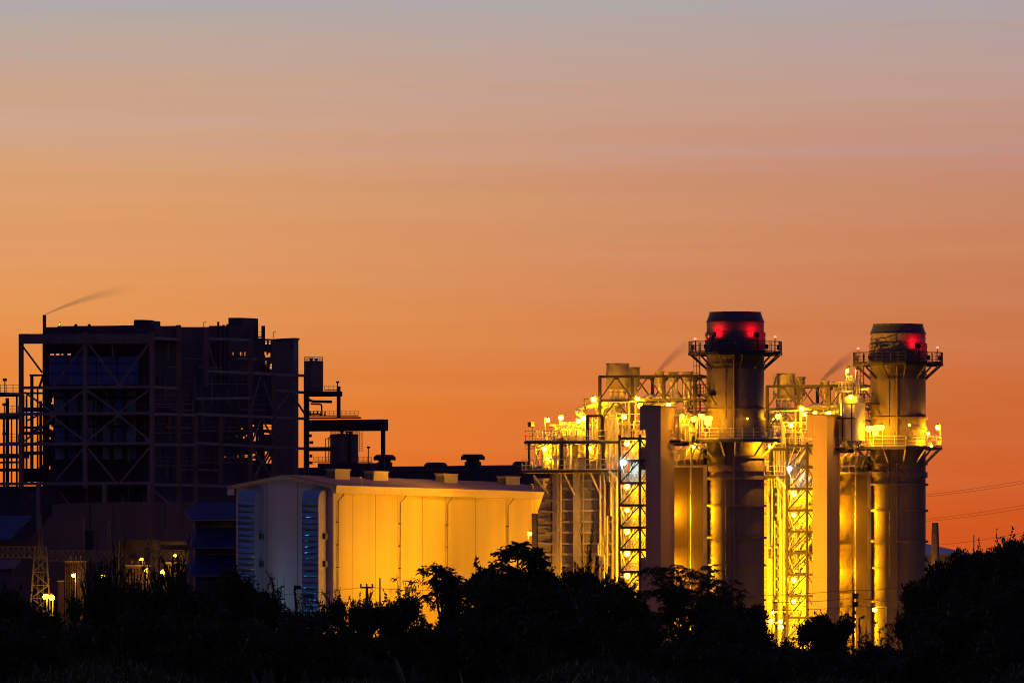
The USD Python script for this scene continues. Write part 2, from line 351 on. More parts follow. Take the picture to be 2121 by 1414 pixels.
for (gx, gy) in ((110, 858), (246, 858), (247, 799), (178, 916), (308, 913), (178, 808)):       # gusset plates
    g = T(gx, gy, -0.2); bh.part('gusset', MB().box(g[0]-.4, g[0]+.4, -.24, -.20, g[2]-.35, g[2]+.35), M['frame'])
# handrails on the floors
for py, x0, x1 in ((860, 112, 300), (920, 112, 300), (803, 112, 300)):
    a, b = T(x0, py, 0.6), T(x1, py, 0.6); b[2] = a[2]; bh.part('railing', MB().rail([a, b], 1.1, 2.0, 0.05), M['frame'])
# back walls: dark equipment closing the view; the slit under the roof and the left bay stay open
def hole(x0, x1, y0, y1, f=T, t=4.0, ax=0):
    a, b = f(x0, y1, t), f(x1, y0, t); return sbox(min(a[ax], b[ax]), min(a[2], b[2]), max(a[ax], b[ax]), max(a[2], b[2]))
q = [T(88, 1370, 4)[[0, 2]], T(316, 1370, 4)[[0, 2]], T(316, 690, 4)[[0, 2]], T(88, 690, 4)[[0, 2]]]
wall = Polygon(q)
for h_ in ((101, 112, 732.5, 735.5), (113, 123, 732, 735.5), (124, 131, 732.5, 735), (137, 147, 732, 735), (99, 101, 736, 800), (108, 111, 817, 842), (103, 108, 824, 836), (100, 106, 880, 888), (104, 110, 884, 890), (100, 105, 905, 909), (99, 104, 965, 972)):
    wall = wall.difference(hole(*h_))
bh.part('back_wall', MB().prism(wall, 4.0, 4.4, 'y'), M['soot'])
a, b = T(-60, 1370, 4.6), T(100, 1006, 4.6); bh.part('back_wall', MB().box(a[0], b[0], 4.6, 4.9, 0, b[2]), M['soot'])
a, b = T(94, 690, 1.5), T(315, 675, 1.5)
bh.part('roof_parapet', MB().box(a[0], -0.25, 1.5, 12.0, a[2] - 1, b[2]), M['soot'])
# dark floors and trunking inside the front bays
for py in (806, 861, 923, 1005):
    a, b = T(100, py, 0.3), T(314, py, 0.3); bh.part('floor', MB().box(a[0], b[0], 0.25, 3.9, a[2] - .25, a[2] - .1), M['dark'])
# blue boiler walls, sheet by sheet
for x0, x1 in ((101, 139), (140, 176), (177, 199), (200, 243), (244, 286)):
    for y0, y1 in ((737, 752), (753, 773), (774, 797)):
        a, b = T(x0, y1, 2.6), T(x1, y0, 2.6); bh.part('blue_sheet', MB().box(a[0] + .02, b[0] - .02, 2.6, 2.75, a[2] + .02, b[2] - .02), M['blues'])
rr = random.Random(5)
for x0, x1 in ((114, 134), (140, 161), (164, 172), (181, 192), (196, 201), (212, 230), (234, 254), (262, 281)):
    for y0, y1 in ((809, 820), (826, 855), (866, 880), (884, 916), (927, 951)):
        a, b = T(x0, y1, 2.6), T(x1, y0, 2.6); bh.part('boiler_sheet', MB().box(a[0], b[0], 2.6, 2.75, a[2], b[2]), M['cyans'] if rr.random() < .8 else M['blues'])
for px in (137, 163, 177, 206, 232, 258):
    a = T(px, 800, 2.2); bh.part('buckstay', MB().box(a[0] - .12, a[0] + .12, 2.1, 2.4, T(px, 985, 2.2)[2], a[2]), M['dark'])
# the open left bay: pipes, trunking and stair stringers against the sky
for px, t, y0, y1, r in ((49, 3, 818, 1000, .12), (55, 4, 818, 1000, .13), (66, 3.5, 775, 1000, .22), (78, 5, 806, 1000, .12), (84, 6, 830, 1000, .18), (92, 3.2, 652, 1000, .22), (35, 4, 818, 1010, .12), (15, 4, 824, 1010, .22), (8, 5, 865, 1010, .14), (24, 6, 866, 1000, .10)):
    p0, p1 = T(px, y0, t), T(px, y1, t); bh.part('pipe', MB().tube([p0, p1], r, 8), M['dark'], label='slim exhaust pipe rising above the roof' if y0 == 652 else None)
for (a, b, t, w) in (((62, 777), (90, 777), 4, .24), ((46, 814), (100, 814), 4.5, .22), ((44, 848), (98, 848), 5, .5), ((44, 885), (98, 885), 5, .25), ((44, 897), (100, 896), 6, .35), ((44, 938), (102, 938), 5, .4), ((-30, 944), (60, 944), 7, .55), ((-30, 973), (100, 973), 7, .35), ((-30, 818), (42, 818), 2, .36), ((-30, 862), (42, 862), 2, .7), ((-30, 958), (40, 957), 6, .22), ((44, 925), (90, 912), 6, .16), ((58, 870), (86, 856), 6, .16), ((50, 1000), (95, 960), 6, .3), ((60, 900), (85, 880), 6.5, .2), ((82, 800), (90, 776), 5.4, .2), ((92, 815), (100, 850), 5.4, .2), ((40, 985), (100, 985), 8, 1.4)):
    bh.part('beam', MB().bar(T(*a, t), T(*b, t), 0.25, w), M['dark'])
for (x0, x1, y) in ((-25, 40, 815), (12, 38, 858), (12, 38, 917)):
    a, b = T(x0, y, 2.0), T(x1, y, 2.0); b[2] = a[2]; bh.part('railing', MB().rail([a, b], 1.0, 0.8, 0.05, mids=2), M['dark'])
for px, y0, y1 in ((10, 787, 815), (9, 838, 860), (9, 898, 918)):
    a, b = T(px, y1, 2.4), T(px, y0, 2.4); bh.part('lamp_post', MB().bar(a, b, .1).box(b[0] - .18, b[0] + .18, 2.2, 2.6, b[2] - .12, b[2] + .2), M['dark'])
# side towards the right: columns, beams, dark walls with holes to the sky
XS = -2.0
def s2(px, py): return S(px, py, XS)[[1, 2]]
sw = Polygon([s2(318, 1365), s2(318, 676), s2(372, 674), s2(372, 677), s2(428, 677), s2(451, 681), s2(515, 690), s2(516, 699), s2(563, 702), s2(563, 1365)])
holes = [(482, 486, 729.5, 735), (487, 489, 730, 736.5), (490.5, 492, 732, 736.5), (497, 502, 729.5, 736), (503, 505.5, 729, 736.5), (506.5, 510.5, 729, 736.5), (513, 517, 731, 736),
         (533, 535, 729, 736), (549, 555.5, 706, 713), (557, 562.5, 705, 713), (548, 554, 729, 735), (550, 556, 735, 740), (556, 562, 731, 739),
         (550, 554, 747, 754), (551, 555, 757, 763), (559, 563, 751, 764), (492, 494, 886, 889), (500, 505, 887, 888.5), (491, 494, 902, 907), (504, 508, 904, 907), (510, 513, 900, 903), (525, 531, 898, 911), (524, 528, 880, 884), (534, 537, 881, 888), (535, 537, 905, 911), (548, 563, 880, 888), (549, 562, 897, 899),
         (484, 486, 943, 946), (493, 496, 943, 946), (503, 505, 943, 946), (508, 514, 942, 946), (522, 527, 940, 945), (528, 533, 937, 942), (521, 530, 949, 952), (550, 558, 936, 945), (551, 563, 947, 957), (466, 469, 945, 947)]
holes = [((h[0] + h[1]) / 2 - (h[1] - h[0]) * .66, (h[0] + h[1]) / 2 + (h[1] - h[0]) * .66, (h[2] + h[3]) / 2 - (h[3] - h[2]) * .62, (h[2] + h[3]) / 2 + (h[3] - h[2]) * .62) if h[2] > 870 else h for h in holes]
for h_ in holes:
    a, b = S(h_[0], h_[3], XS), S(h_[1], h_[2], XS); sw = sw.difference(sbox(a[1], a[2], b[1], b[2]))
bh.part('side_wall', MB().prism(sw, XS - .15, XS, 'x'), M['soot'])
def sbeam(x0, x1, y0, y1, x=0.0, w=.32, nm='beam', m='frame'):
    bh.part(nm, MB().bar(S(x0, y0, x), S(x1, y1, x), .28, w), M[m])
def scol(px, y0, y1, x=0.0, w=.44, m='frame'):
    a, b = S(px, y1, x), S(px, y0, x); bh.part('column', MB().hcol(a[0], a[1], max(a[2], 0), b[2], w), M[m])
for px, y0, y1 in ((370, 673, 1370), (405, 856, 1370), (427, 677, 800), (457, 860, 1000), (518, 700, 1370), (567, 772, 1370), (634, 775, 1370)): scol(px, y0, y1)
for x0, x1, y0, y1 in ((315, 370, 801, 804), (315, 405, 857, 859), (315, 405, 920, 921), (315, 405, 1003, 1005), (427, 634, 768, 778), (567, 634, 808, 813), (405, 634, 857, 867), (405, 634, 917, 929), (405, 490, 1004, 1008), (405, 520, 825, 824), (315, 372, 700, 703), (427, 520, 701, 704)): sbeam(x0, x1, y0, y1)
for (a, b) in (((540, 775), (518, 855)), ((545, 788), (567, 856)), ((600, 812), (572, 850)), ((603, 814), (630, 855)), ((540, 868), (520, 920)), ((545, 870), (567, 912)), ((520, 925), (560, 985)), ((562, 925), (525, 990)), ((316, 1015), (372, 1060)), ((430, 712), (447, 765))):
    bh.part('brace', MB().bar(S(*a, 0.0), S(*b, 0.0), .14, .22), M['frame'])
rs = random.Random(8)
for k in range(46):                                     # finer posts, pipes and handrails before the dark side wall
    px = rs.uniform(322, 560); y0 = rs.choice([708, 780, 806, 830, 862, 926, 960]); ln = rs.uniform(25, 60)
    a, b = S(px, y0, -1.3), S(px, min(y0 + ln, 1000), -1.3); bh.part('pipe', MB().bar(a, b, rs.choice([.10, .14, .2])), M[rs.choice(['frame', 'girder', 'dark'])])
for k in range(30):
    px = rs.uniform(320, 500); y0 = rs.choice([742, 760, 786, 842, 848, 884, 893, 905, 948, 958, 972]); w_ = rs.uniform(18, 60)
    bh.part('floor_edge', MB().bar(S(px, y0, -1.1), S(px + w_, y0 + w_ * .03, -1.1), .12, rs.choice([.10, .16, .24])), M[rs.choice(['frame', 'girder', 'dark'])])
for x0, x1, y in ((320, 400, 838), (430, 516, 796), (410, 515, 893), (322, 400, 897), (410, 515, 958), (322, 400, 965), (520, 562, 838)):
    bh.part('railing', MB().rail([S(x0, y, -.8), S(x1, y, -.8)], 1.1, 2.0, .05), M['frame'])
for k in range(26):
    px = rs.uniform(100, 312); y0 = rs.choice([716, 806, 862, 924, 1006, 1024]); ln = rs.uniform(14, 40)
    bh.part('pipe', MB().bar(T(px, y0, 1.6), T(px, y0 + ln, 1.6), rs.choice([.08, .12, .2])), M[rs.choice(['frame', 'dark', 'girder'])])
# windows of sky are crossed by thin rails and pipes
for x0, x1, y in ((545, 566, 708), (480, 520, 733.5), (545, 566, 752), (545, 566, 758), (545, 566, 884), (545, 566, 941), (545, 566, 951), (480, 540, 944)): sbeam(x0, x1, y, y + .2, -1.6, .06, 'pipe', 'dark')
for (a, b) in (((548, 765), (566, 745)), ((549, 957), (560, 938)), ((556, 957), (566, 940))): bh.part('brace', MB().bar(S(*a, -1.6), S(*b, -1.6), .1, .22), M['dark'])
for px, r in ((452, .14), (463, .16), (471, .14)): a, b = S(px, 790, -1.0), S(px, {452: 666, 463: 672.5, 471: 671}[px], -1.0); bh.part('pipe', MB().tube([a, b], r), M['dark'])
# roofs and roof boxes
a, b, c = S(318, 676, -2), S(372, 675, -2), S(515, 690, -2)
bh.part('roof', MB().box(-14, -2.2, 4.5, b[1], a[2] - .6, b[2] - .1).box(-10, -2.2, b[1], S(451, 681, -2)[1], 10, S(430, 680, -2)[2] - .1), M['soot'])
for x0, x1, y0, y1 in ((277, 311, 664, 676),): a, b = T(x0, y1, 5), T(x1, y0, 5); bh.part('roof_box', MB().box(a[0], b[0], 5, 8, a[2], b[2]), M['soot'])
a, b = T(278, 666, 4.9), T(296, 664, 4.9); bh.part('roof_vent', MB().box(a[0], b[0], 4.9, 8.1, b[2] - .1, b[2] + .12), M['dark'])
a, b = S(476, 676, -4), S(509, 660, -4); bh.part('penthouse', MB().box(-4.2, -2.4, a[1], b[1], a[2] - 2, b[2]), M['soot'])
a, b = S(476, 684, -2.3), S(515, 676.5, -2.3); bh.part('penthouse', MB().box(-5, -2.3, a[1], b[1], a[2] - 2, b[2]), M['soot'])
for px, r in ((531, .17), (545, .24)): a, b = S(px, 705, -1.5), S(px, 674.5, -1.5); bh.part('vent_pipe', MB().tube([a, b], r), M['dark'])
bh.part('railing', MB().rail([S(515, 698, -1.5), S(542, 699, -1.5)], .62, 2.0, .05), M['dark'])
for px, y in ((566, 688), (422, 668)): a, b = S(px, 700, -2), S(px, y, -2); bh.part('lamp_post', MB().bar(a, b, .06).bar(b, b + [0.1, .5, .1], .06), M['dark'])
for px in (157, 185): a = T(px, 676, 2); bh.part('roof_fitting', MB().lathe([(.02, -.1), (.22, -.1), (.22, .1), (.12, .28), (.02, .3)], 10, a), M['dark'])
# the clad tower at the far end
tw = Thing('clad_shaft', 'plain dark sheeted shaft at the right end of the boiler house', 'building', FB, (0, 44, 0))
a, b, c = T(563, 702, 44), T(608, 699.5, 44), S(629, 704, 0.0)
tw.part('front_wall', MB().box(a[0], b[0], 44, 44.2, 0, b[2] - .2), M['girder'])
tw.part('side_wall', MB().box(b[0] - .2, b[0], 44.2, 44 + (c[1] - 44) * .96, 0, c[2]), M['frame'])
tw.part('roof', MB().prism([(a[0] - .1, a[2]), (b[0] + .12, b[2]), (b[0] + .12, b[2] - .25), (a[0] - .1, a[2] - .25)], 43.9, c[1], 'y'), M['dark'])
g = T(604, 717, 43.9); tw.part('vent', MB().box(g[0]-.15, g[0]+.15, 43.9, 44, g[2]-.2, g[2]+.2), M['dark'])

# steel annex on its right with decks, pipes and two tanks
TA = 46.0
def A(px, py, dt=0.0): return T(px, py, TA + dt)
an = Thing('steel_annex', 'dark steel decks and box duct stepping down beside the boiler house', 'steel structure', FB, A(635, 1370) * [1, 1, 0])
def abox(nm, x0, x1, y0, y1, t0=0.0, t1=.9, m='dark'):
    a, b = A(x0, y1, t0), A(x1, y0, t0); an.part(nm, MB().box(a[0], b[0], TA + t0, TA + t1, a[2], b[2]), M[m])
abox('deck', 634, 703, 810, 821); abox('deck', 632, 742, 863, 867); abox('box_duct', 632, 796, 868, 893, 0, 1.2); abox('deck', 635, 686, 925, 934, 0, .8)
abox('post', 697.5, 703, 800, 866, 0, .4); abox('post', 789, 795, 868, 1370, 0, .5); abox('post', 722, 727, 893, 1370, 0, .5); abox('post', 634, 638, 810, 1370, 0, .4)
abox('roof_deck', 658, 770, 958, 1000, -1, 1, 'soot')
for x0, x1, y, h in ((672, 700, 809, 0.62), (640, 742, 862, .66), (650, 686, 957, .66), (743, 770, 957, .66)):
    an.part('railing', MB().rail([A(x0, y), A(x1, y)], h, .55, .035, mids=2), M['dark'])
an.part('pipe', MB().pipe([A(634, 823, 1), A(645, 831, 1), A(687, 832, 1)], .16), M['dark'])
an.part('pipe', MB().pipe([A(644, 836, 1), A(666, 837, 1), A(667, 861, 1)], .10), M['dark'])
an.part('pipe', MB().tube([A(636, 857, .6), A(668, 858, .6)], .09), M['dark'])
an.part('pipe', MB().pipe([A(674, 957, .6), A(674, 908, .6), A(684, 908, .6)], .05), M['dark'])
an.part('pipe', MB().pipe([A(681, 957, .6), A(681, 905, .6), A(687, 905, .6)], .07), M['dark'])
for k, px in enumerate((643, 650, 657, 664, 641, 658, 673)): a = A(px, 857, .5); an.part('valve', MB().lathe([(.02, -.2), (.12, -.2), (.12, 0), (.05, .05), (.05, .2), (.14, .22), (.14, .27), (.02, .3)], 8, a + [0, 0, (k % 3) * .05]), M['dark'])
an.part('ladder', MB().bar(A(744.5, 893, 1), A(744.5, 935, 1), .05).bar(A(750, 893, 1), A(750, 935, 1), .05), M['dark'])
for k in range(9): an.part('rung', MB().bar(A(744.5, 896 + k * 4.6, 1), A(750, 896 + k * 4.6, 1), .04), M['dark'])
for px, y0, y1 in ((699, 793, 812), (763, 928, 958)): a, b = A(px, y1, .3), A(px, y0, .3); an.part('lamp_post', MB().bar(a, b, .09).box(b[0]-.14, b[0]+.2, b[1]-.1, b[1]+.1, b[2], b[2]+.22), M['dark'])
for k in range(5): a = A(640 + (k % 2), 905 + k * 14, .2); an.part('fitting', MB().box(a[0], a[0] + .25 + .12 * (k % 3), a[1], a[1] + .3, a[2], a[2] + .35), M['dark'])
for (pxc, r, y0, y1, lab) in ((649.5, 1.15, 750, 811, 'dark cylindrical tank high on the upper steel deck'), (713, 1.70, 901, 960, 'dark cylindrical tank under the box duct beside a ladder')):
    c = A(pxc, y1, 2.2); top = A(pxc, y0, 2.2)[2]; h = top - c[2]
    tk = Thing('storage_tank', lab, 'tank', FB, c)
    tk.part('shell', MB().lathe([(r, -.05), (r, h - .12), (r * 1.02, h - .12), (r * 1.02, h), (r * .9, h + .12), (.01, h + .2)], 32, c), M['tank'], smooth=30)
    ring = [c + [r * .98 * math.cos(x), r * .98 * math.sin(x), h] for x in np.linspace(0, 2 * math.pi, 13)[:-1]]
    tk.part('railing', MB().rail(ring, .62, 2, .035, closed=True, mids=2), M['dark'])
    tk.part('nozzle', MB().lathe([(.02, 0), (.18, 0), (.18, .35), (.3, .35), (.3, .5), (.02, .52)], 10, c + [-.3, 0, h]).lathe([(.02, 0), (.12, 0), (.12, .3), (.22, .3), (.22, .42), (.02, .42)], 10, c + [.35, 0, h]), M['dark'])

# ------------------------------------------------------------------ dark turbine hall behind the pale shed
FT = Frame(630, 1500)
th = Thing('turbine_hall', 'long low dark hall with mushroom roof vents, behind the pale shed', 'building', FT, (0, 0, 0))
pl = [FT.T(x, y, 0)[[0, 2]] for x, y in ((560, 1368), (560, 969), (815, 965.5), (1060, 962.5), (1082, 967), (1140, 978), (1140, 1368))]
th.part('front_wall', MB().prism(Polygon(pl), 0, 22, 'y'), M['soot'])
th.part('eaves', MB().bar(FT.T(640, 976, -.3), FT.T(975, 973, -.3), .25, .12), M['girder'])
for x0, x1, y0, y1, y2, nm in ((774, 820, 941, 951, 966, 'm'), (955, 1005, 940, 950, 966, 'm'), (1062, 1100, 955, 963, 972, 'm'), (879, 927, 957, 966, 968, 'd')):
    a, b = FT.T(x0, y1, 4), FT.T(x1, y0, 4); w = (b[0] - a[0]) - .7; b[0] -= .7; xm = (a[0] + b[0]) / 2; zt, zb, zr = b[2], a[2], FT.T(x0, y2, 4)[2]
    cap = [(xm - w/2, zb), (xm - w/2, zb + (zt - zb) * .45), (xm - w/2 + .35, zt), (xm + w/2 - .35, zt), (xm + w/2, zb + (zt - zb) * .45), (xm + w/2, zb)]
    if nm == 'm':
        v = th.part('roof_vent', MB().box(xm - w * .34, xm + w * .34, 4.15, 5.45, zr - .3, zb - .35).box(xm - w * .26, xm + w * .26, 4.2, 5.4, zb - .4, zb + .02), M['dark'])
        th.part('vent_hood', MB().prism(Polygon(cap), 3.95, 5.65, 'y'), M['dark'], v)
        th.part('vent_lip', MB().box(xm - w/2, xm - w/2 + .16, 3.95, 5.65, zb - .12, zb + .02).box(xm + w/2 - .16, xm + w/2, 3.95, 5.65, zb - .12, zb + .02), M['dark'], v)
    else:
        th.part('roof_vent', MB().prism(Polygon(cap), 3.95, 5.65, 'y'), M['dark'])

# ------------------------------------------------------------------ pale sheeted shed, its long side lit by the yard and coloured lamp yellow
FW = Frame(691, 1232)
T, S = FW.T, FW.S
wh = Thing('pale_shed', 'large pale sheeted shed, long side glowing yellow, gable with blue ducts', 'building', FW, (0, 0, 0))
gl, apx = T(489, 1010, 0), T(590, 984, 0)
XL, XR = gl[0], 0.0
ZE = S(704, 1021, .5)[2]; ZF = S(704, 1006, .5)[2]; ZA = apx[2]; XA = apx[0]
LEN = S(1160, 1040, 0)[1]
gs = [489, 553, 616, 683.5, 691]
def zroof(x): return ZF + (ZA - ZF) * (1 - abs(x - XA) / (XR - XA if x > XA else XA - XL))
for x0, x1 in zip(gs[:-1], gs[1:]):
    a, b = T(x0, 1100, 0)[0], T(x1, 1100, 0)[0]
    pts = [(a + .012, 0), (b - .012, 0), (b - .012, zroof(b) - .15)] + ([(XA, ZA - .15)] if a < XA < b else []) + [(a + .012, zroof(a) - .15)]
    wh.part('gable_panel', MB().prism(Polygon(pts), 0.0, 0.2, 'y'), M['gable'])
    if x1 < 690: wh.part('joint_strip', MB().box(b - .02, b + .02, -.015, 0.1, 0, zroof(b) - .4), M['flash'])
ss = [691, 731, 778, 824, 875, 923, 985, 1048, 1108, 1160]
ys = [S(p, 1100, 0)[1] for p in ss]; ys[0] = 0.2
for k, (a, b) in enumerate(zip(ys[:-1], ys[1:])):
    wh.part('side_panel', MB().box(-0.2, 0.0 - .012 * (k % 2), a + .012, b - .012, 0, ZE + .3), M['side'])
    wh.part('joint_strip', MB().box(-.1, .01, b - .018, b + .018, 0, ZE + .2), M['flash'])
fy = [-.55] + [S(p, 1015, .5)[1] for p in (796, 831, 942, 1001, 1058, 1123)] + [LEN]
for a, b in zip(fy[:-1], fy[1:]):
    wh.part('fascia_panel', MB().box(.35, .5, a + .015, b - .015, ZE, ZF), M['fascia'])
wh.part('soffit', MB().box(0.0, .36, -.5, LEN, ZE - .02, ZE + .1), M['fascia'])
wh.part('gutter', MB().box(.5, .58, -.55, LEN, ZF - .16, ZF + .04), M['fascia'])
for side in (0, 1):                                        # roof slopes and the gable fascia under them
    x0, x1 = (XL - .7, XA) if side == 0 else (XA, XR + .56)
    z0, z1 = (ZF, ZA) if side == 0 else (ZA, ZF)
    wh.part('roof_slope', MB().prism(Polygon([(x0, z0 + .08), (x1, z1 + .08), (x1, z1 - .1), (x0, z0 - .1)]), -.5, LEN, 'y'), M['roof'])
    nseg = 3
    for i in range(nseg):
        p, q_ = i / nseg, (i + 1) / nseg; f = lambda t_: (x0 + (x1 - x0) * t_, z0 + (z1 - z0) * t_)
        (xa, za), (xb, zb) = f(p), f(q_)
        wh.part('gable_fascia', MB().prism(Polygon([(xa + .01, za), (xb - .01, zb), (xb - .01, zb - .34), (xa + .01, za - .34)]), -.62, -.5, 'y'), M['fascia'])
g = T(475, 1012, -.5)
wh.part('fascia_end', MB().box(XL - .72, XL, -.62, -.3, ZF - .9, ZF - .02), M['gable']).SetCustomDataByKey('label', 'boxed eaves end at the left of the gable')
wh.part('fascia_end', MB().box(.05, .52, -.62, -.5, ZE, ZF - .02), M['gable'])
for px in (697, 826, 924, 1049):                              # rainwater pipes with their elbows
    y = S(px, 1100, 0)[1]
    dp = wh.part('downpipe', MB().pipe([(.42, y + .9, ZE - .02), (.42, y + .7, ZE - .25), (.13, y + .2, ZE - .75), (.13, y, 0)], .07, 8), M['stiff'])
    for k in range(5): wh.part('pipe_clip', MB().box(.02, .24, y - .14, y + .14, ZE - 3 - k * 2.3, ZE - 2.9 - k * 2.3), M['flash'], dp)
for x0, xm, x1, y0, y1 in ((677, 694, 725, 973.5, 989), (755, 774, 804, 978, 991), (902, 920, 948, 983, 997), (1030, 1048, 1077, 988.5, 1001), (1106, 1125, 1150, 993, 1004)):
    xv = XA + 2.0                                            # a ridge vent: its yard side is lit, its end is louvred
    a, b = S(xm, y1, xv), S(x1, y0, xv); x_l = T(x0, y0, a[1])[0]
    rv = wh.part('roof_vent', MB().box(x_l, xv, a[1], b[1], a[2] - 1.2, b[2]), M['fascia'])
    wh.part('vent_cap', MB().box(x_l - .1, xv + .1, a[1] - .12, b[1] + .12, b[2], b[2] + .1), M['fascia'], rv)
    for k in range(7): xx = x_l + (xv - x_l) * (k + .5) / 7; wh.part('louvre', MB().box(xx - .03, xx + .03, a[1] - .04, a[1] + .02, a[2] - .3, b[2] - .15), M['flash'], rv)
for px, yy in ((749, 1000), (1104, 1014)): p = S(px, yy, 0.1); wh.part('roof_pipe', MB().pipe([p + [0, 0, -.5], p + [0, 0, .55], p + [0, -.6, .6]], .06), M['fascia'])
# the two air ducts on the gable: rounded at the top, quilted blue front
for x0, x1, lab in ((493, 527, 'blue ribbed duct at the left of the gable'), (626, 660, 'blue ribbed duct at the right of the gable beside the corner')):
    dpt = 2.4
    a, b = T(x0, 1100, -dpt)[0], T(x1, 1100, -dpt)[0]; zt = T(x0, 1015, -dpt)[2]; rad = 1.05
    arc = [(-dpt + rad - rad * math.cos(t_), zt - rad + rad * math.sin(t_)) for t_ in np.linspace(0, math.pi / 2, 8)]
    prof = [(-0.02, 0), (-dpt, 0)] + arc + [(-0.02, zt)]
    dc = wh.part('air_duct', MB().prism(Polygon(prof), a + .05, b - .05, 'x'), M['ducts'], label=lab)
    z, k = zt - rad, 0
    wh.part('duct_hood', MB().prism(Polygon([(y_ - .03, z_ + .03) for y_, z_ in arc] + [(-.02, zt + .03), (-.02, zt - .05)] + [(y_ + .05, z_ - .05) for y_, z_ in arc[::-1]]), a, b, 'x'), M['duct'], dc)
    rq = random.Random(x0)
    while z > 0.3:                                              # quilted sheets that bulge between their ribs
        h = .60; nz, nx = 5, 6; v, f = [], []
        amp = .10 + .16 * rq.random(); sk = rq.uniform(.3, .7)
        for i in range(nz + 1):
            for j in range(nx + 1):
                s_, t_ = i / nz, j / nx
                v.append((a + (b - a) * t_, -dpt - .02 - amp * math.sin(math.pi * s_ ** (1.0 if sk < .5 else 1.5)) * (4 * t_ * (1 - t_)) ** .7, z - h * s_))
        for i in range(nz):
            for j in range(nx):
                A0 = i * (nx + 1) + j; f += [[A0, A0 + nx + 1, A0 + nx + 2], [A0, A0 + nx + 2, A0 + 1]]
        wh.part('duct_sheet', MB().add(v, f), M['duct'], dc, smooth=True)
        wh.part('duct_rib', MB().box(a - .01, b + .01, -dpt - .07, -dpt, z - h - .02, z - h + .02), M['flash'], dc)
        z -= h
    for py in (1110, 1167): p = T(x1 + 14, py, -1.0)[2]; wh.part('duct_box', MB().box(b - .05, b + .22, -1.1, -.45, p - .3, p + .3), M['flash'], dc)

# ------------------------------------------------------------------ stepped blue canopies left of the shed
FA = Frame(490, 1275)
T, S = FA.T, FA.S
lv = Thing('louvre_building', 'stepped blue sheet canopies with gutters, left of the pale shed', 'building', FA, (0, 0, 0))
lv.part('wall', MB().box(T(405, 1100, 2.2)[0], 3.0, 2.2, 2.4, 0, T(450, 1041, 2.2)[2]), M['soot'])
for yt, yb, xl in ((1040, 1077, 396), (1093, 1134, 396), (1150, 1192, 393)):
    p0, p1, p2, p3 = T(xl, yb, 0), T(505, yb, 0), T(505, yt, 2.2), T(xl + 15, yt, 2.2)
    p1[2] = p0[2]; p2[2] = p3[2]; v = np.array([p0, p1, p2, p3]); v = np.vstack([v, v - [0, 0, .12]])
    lv.part('canopy', MB().add(v, BOXF), M['bluer'])
    hip = T(xl - 8, yb - 12, 1.2)
    lv.part('gutter', MB().bar(p0 + [0, -.08, 0], p1 + [0, -.08, 0], .12, .12), M['latt'])
    lv.part('purlin', MB().bar(T(xl + 24, yb + 13, 1.2), T(505, yb + 13, 1.2), .08, .08), M['latt'])
    e = T(xl - 14, yb - 18, 2.2); lv.part('end_canopy', MB().add([p0, p3, e, p0 - [0, 0, .1], p3 - [0, 0, .1], e - [0, 0, .1]], [[0,1,2],[3,5,4],[0,3,4],[0,4,1],[1,4,5],[1,5,2],[2,5,3],[2,3,0]]), M['bluer'])
    lv.part('post', MB().bar(p0 + [.02, 0, 0], [p0[0] + .02, 0, p0[2] - 2.9], .08), M['latt'])

# ------------------------------------------------------------------ low works at the foot of the boiler house
FC = Frame(110, 1345)
T = FC.T
cb = Thing('concrete_works', 'low dim concrete wall with openings below the boiler frame', 'building', FC, (0, 0, 0))
cp = Polygon([T(x, y, 0)[[0, 2]] for x, y in ((108, 1366), (108, 1044), (186, 1040), (240, 1040), (250, 1038), (400, 1040), (400, 1366))])
for h_ in ((137, 194, 1098, 1138), (245, 328, 1117, 1366), (329, 391, 1120, 1366), (238, 244, 1118, 1366)):
    a, b = T(h_[0], h_[3], 0), T(h_[1], h_[2], 0); cp = cp.difference(sbox(a[0], a[2], b[0], b[2]))
cb.part('wall', MB().prism(cp, 0, .4, 'y'), M['conc'])
a, b = T(130, 1150, 3.5), T(250, 1060, 3.5); cb.part('inner_wall', MB().box(a[0], b[0], 3.5, 3.8, 0, b[2]), M['soot'])
a, b = T(235, 1366, 5), T(402, 1066, 5); cb.part('inner_wall', MB().box(a[0], b[0], 5, 5.3, 0, b[2]), M['conc'])
for x0, x1, y0, y1 in ((270, 288, 1147, 1156), (300, 310, 1135, 1160)): a, b = T(x0, y1, 4.9), T(x1, y0, 4.9); cb.part('opening', MB().box(a[0], b[0], 4.8, 5.0, a[2], b[2]), M['dark'])
a, b = T(329, 1138, 2), T(384, 1128, 2); cb.part('beam', MB().box(a[0], b[0], 2, 3, a[2], b[2]), M['conc'])
a, b = T(137, 1365, .4), T(137, 1040, .4)
for px in (186, 234, 342): a = T(px, 1060, -.1); cb.part('seam', MB().box(a[0]-.03, a[0]+.03, -.05, .0, T(px, 1095, 0)[2], T(px, 1044, 0)[2]), M['dark'])
FS = Frame(10, 1300); T = FS.T
bs = Thing('blue_roofed_shed', 'dim shed with a dark blue pitched roof at the left edge', 'shed', FS, T(22, 1368, 0) * [1, 1, 0])
r0, r1, r2, r3 = T(-60, 1116, 0), T(21, 1116, 0), T(66, 1067, 5), T(-60, 1067, 5)
v = np.array([r0, r1, r2, r3]); bs.part('roof', MB().add(np.vstack([v, v - [0, 0, .15]]), BOXF), M['bluer'])
w0 = T(24, 1116, .2); bs.part('end_wall', MB().prism(Polygon([T(x, y, .3)[[0, 2]] for x, y in ((-60, 1366), (-60, 1118), (21, 1118), (65, 1069), (135, 1070), (135, 1366))]), 5.2, 5.5, 'y'), M['conc'])
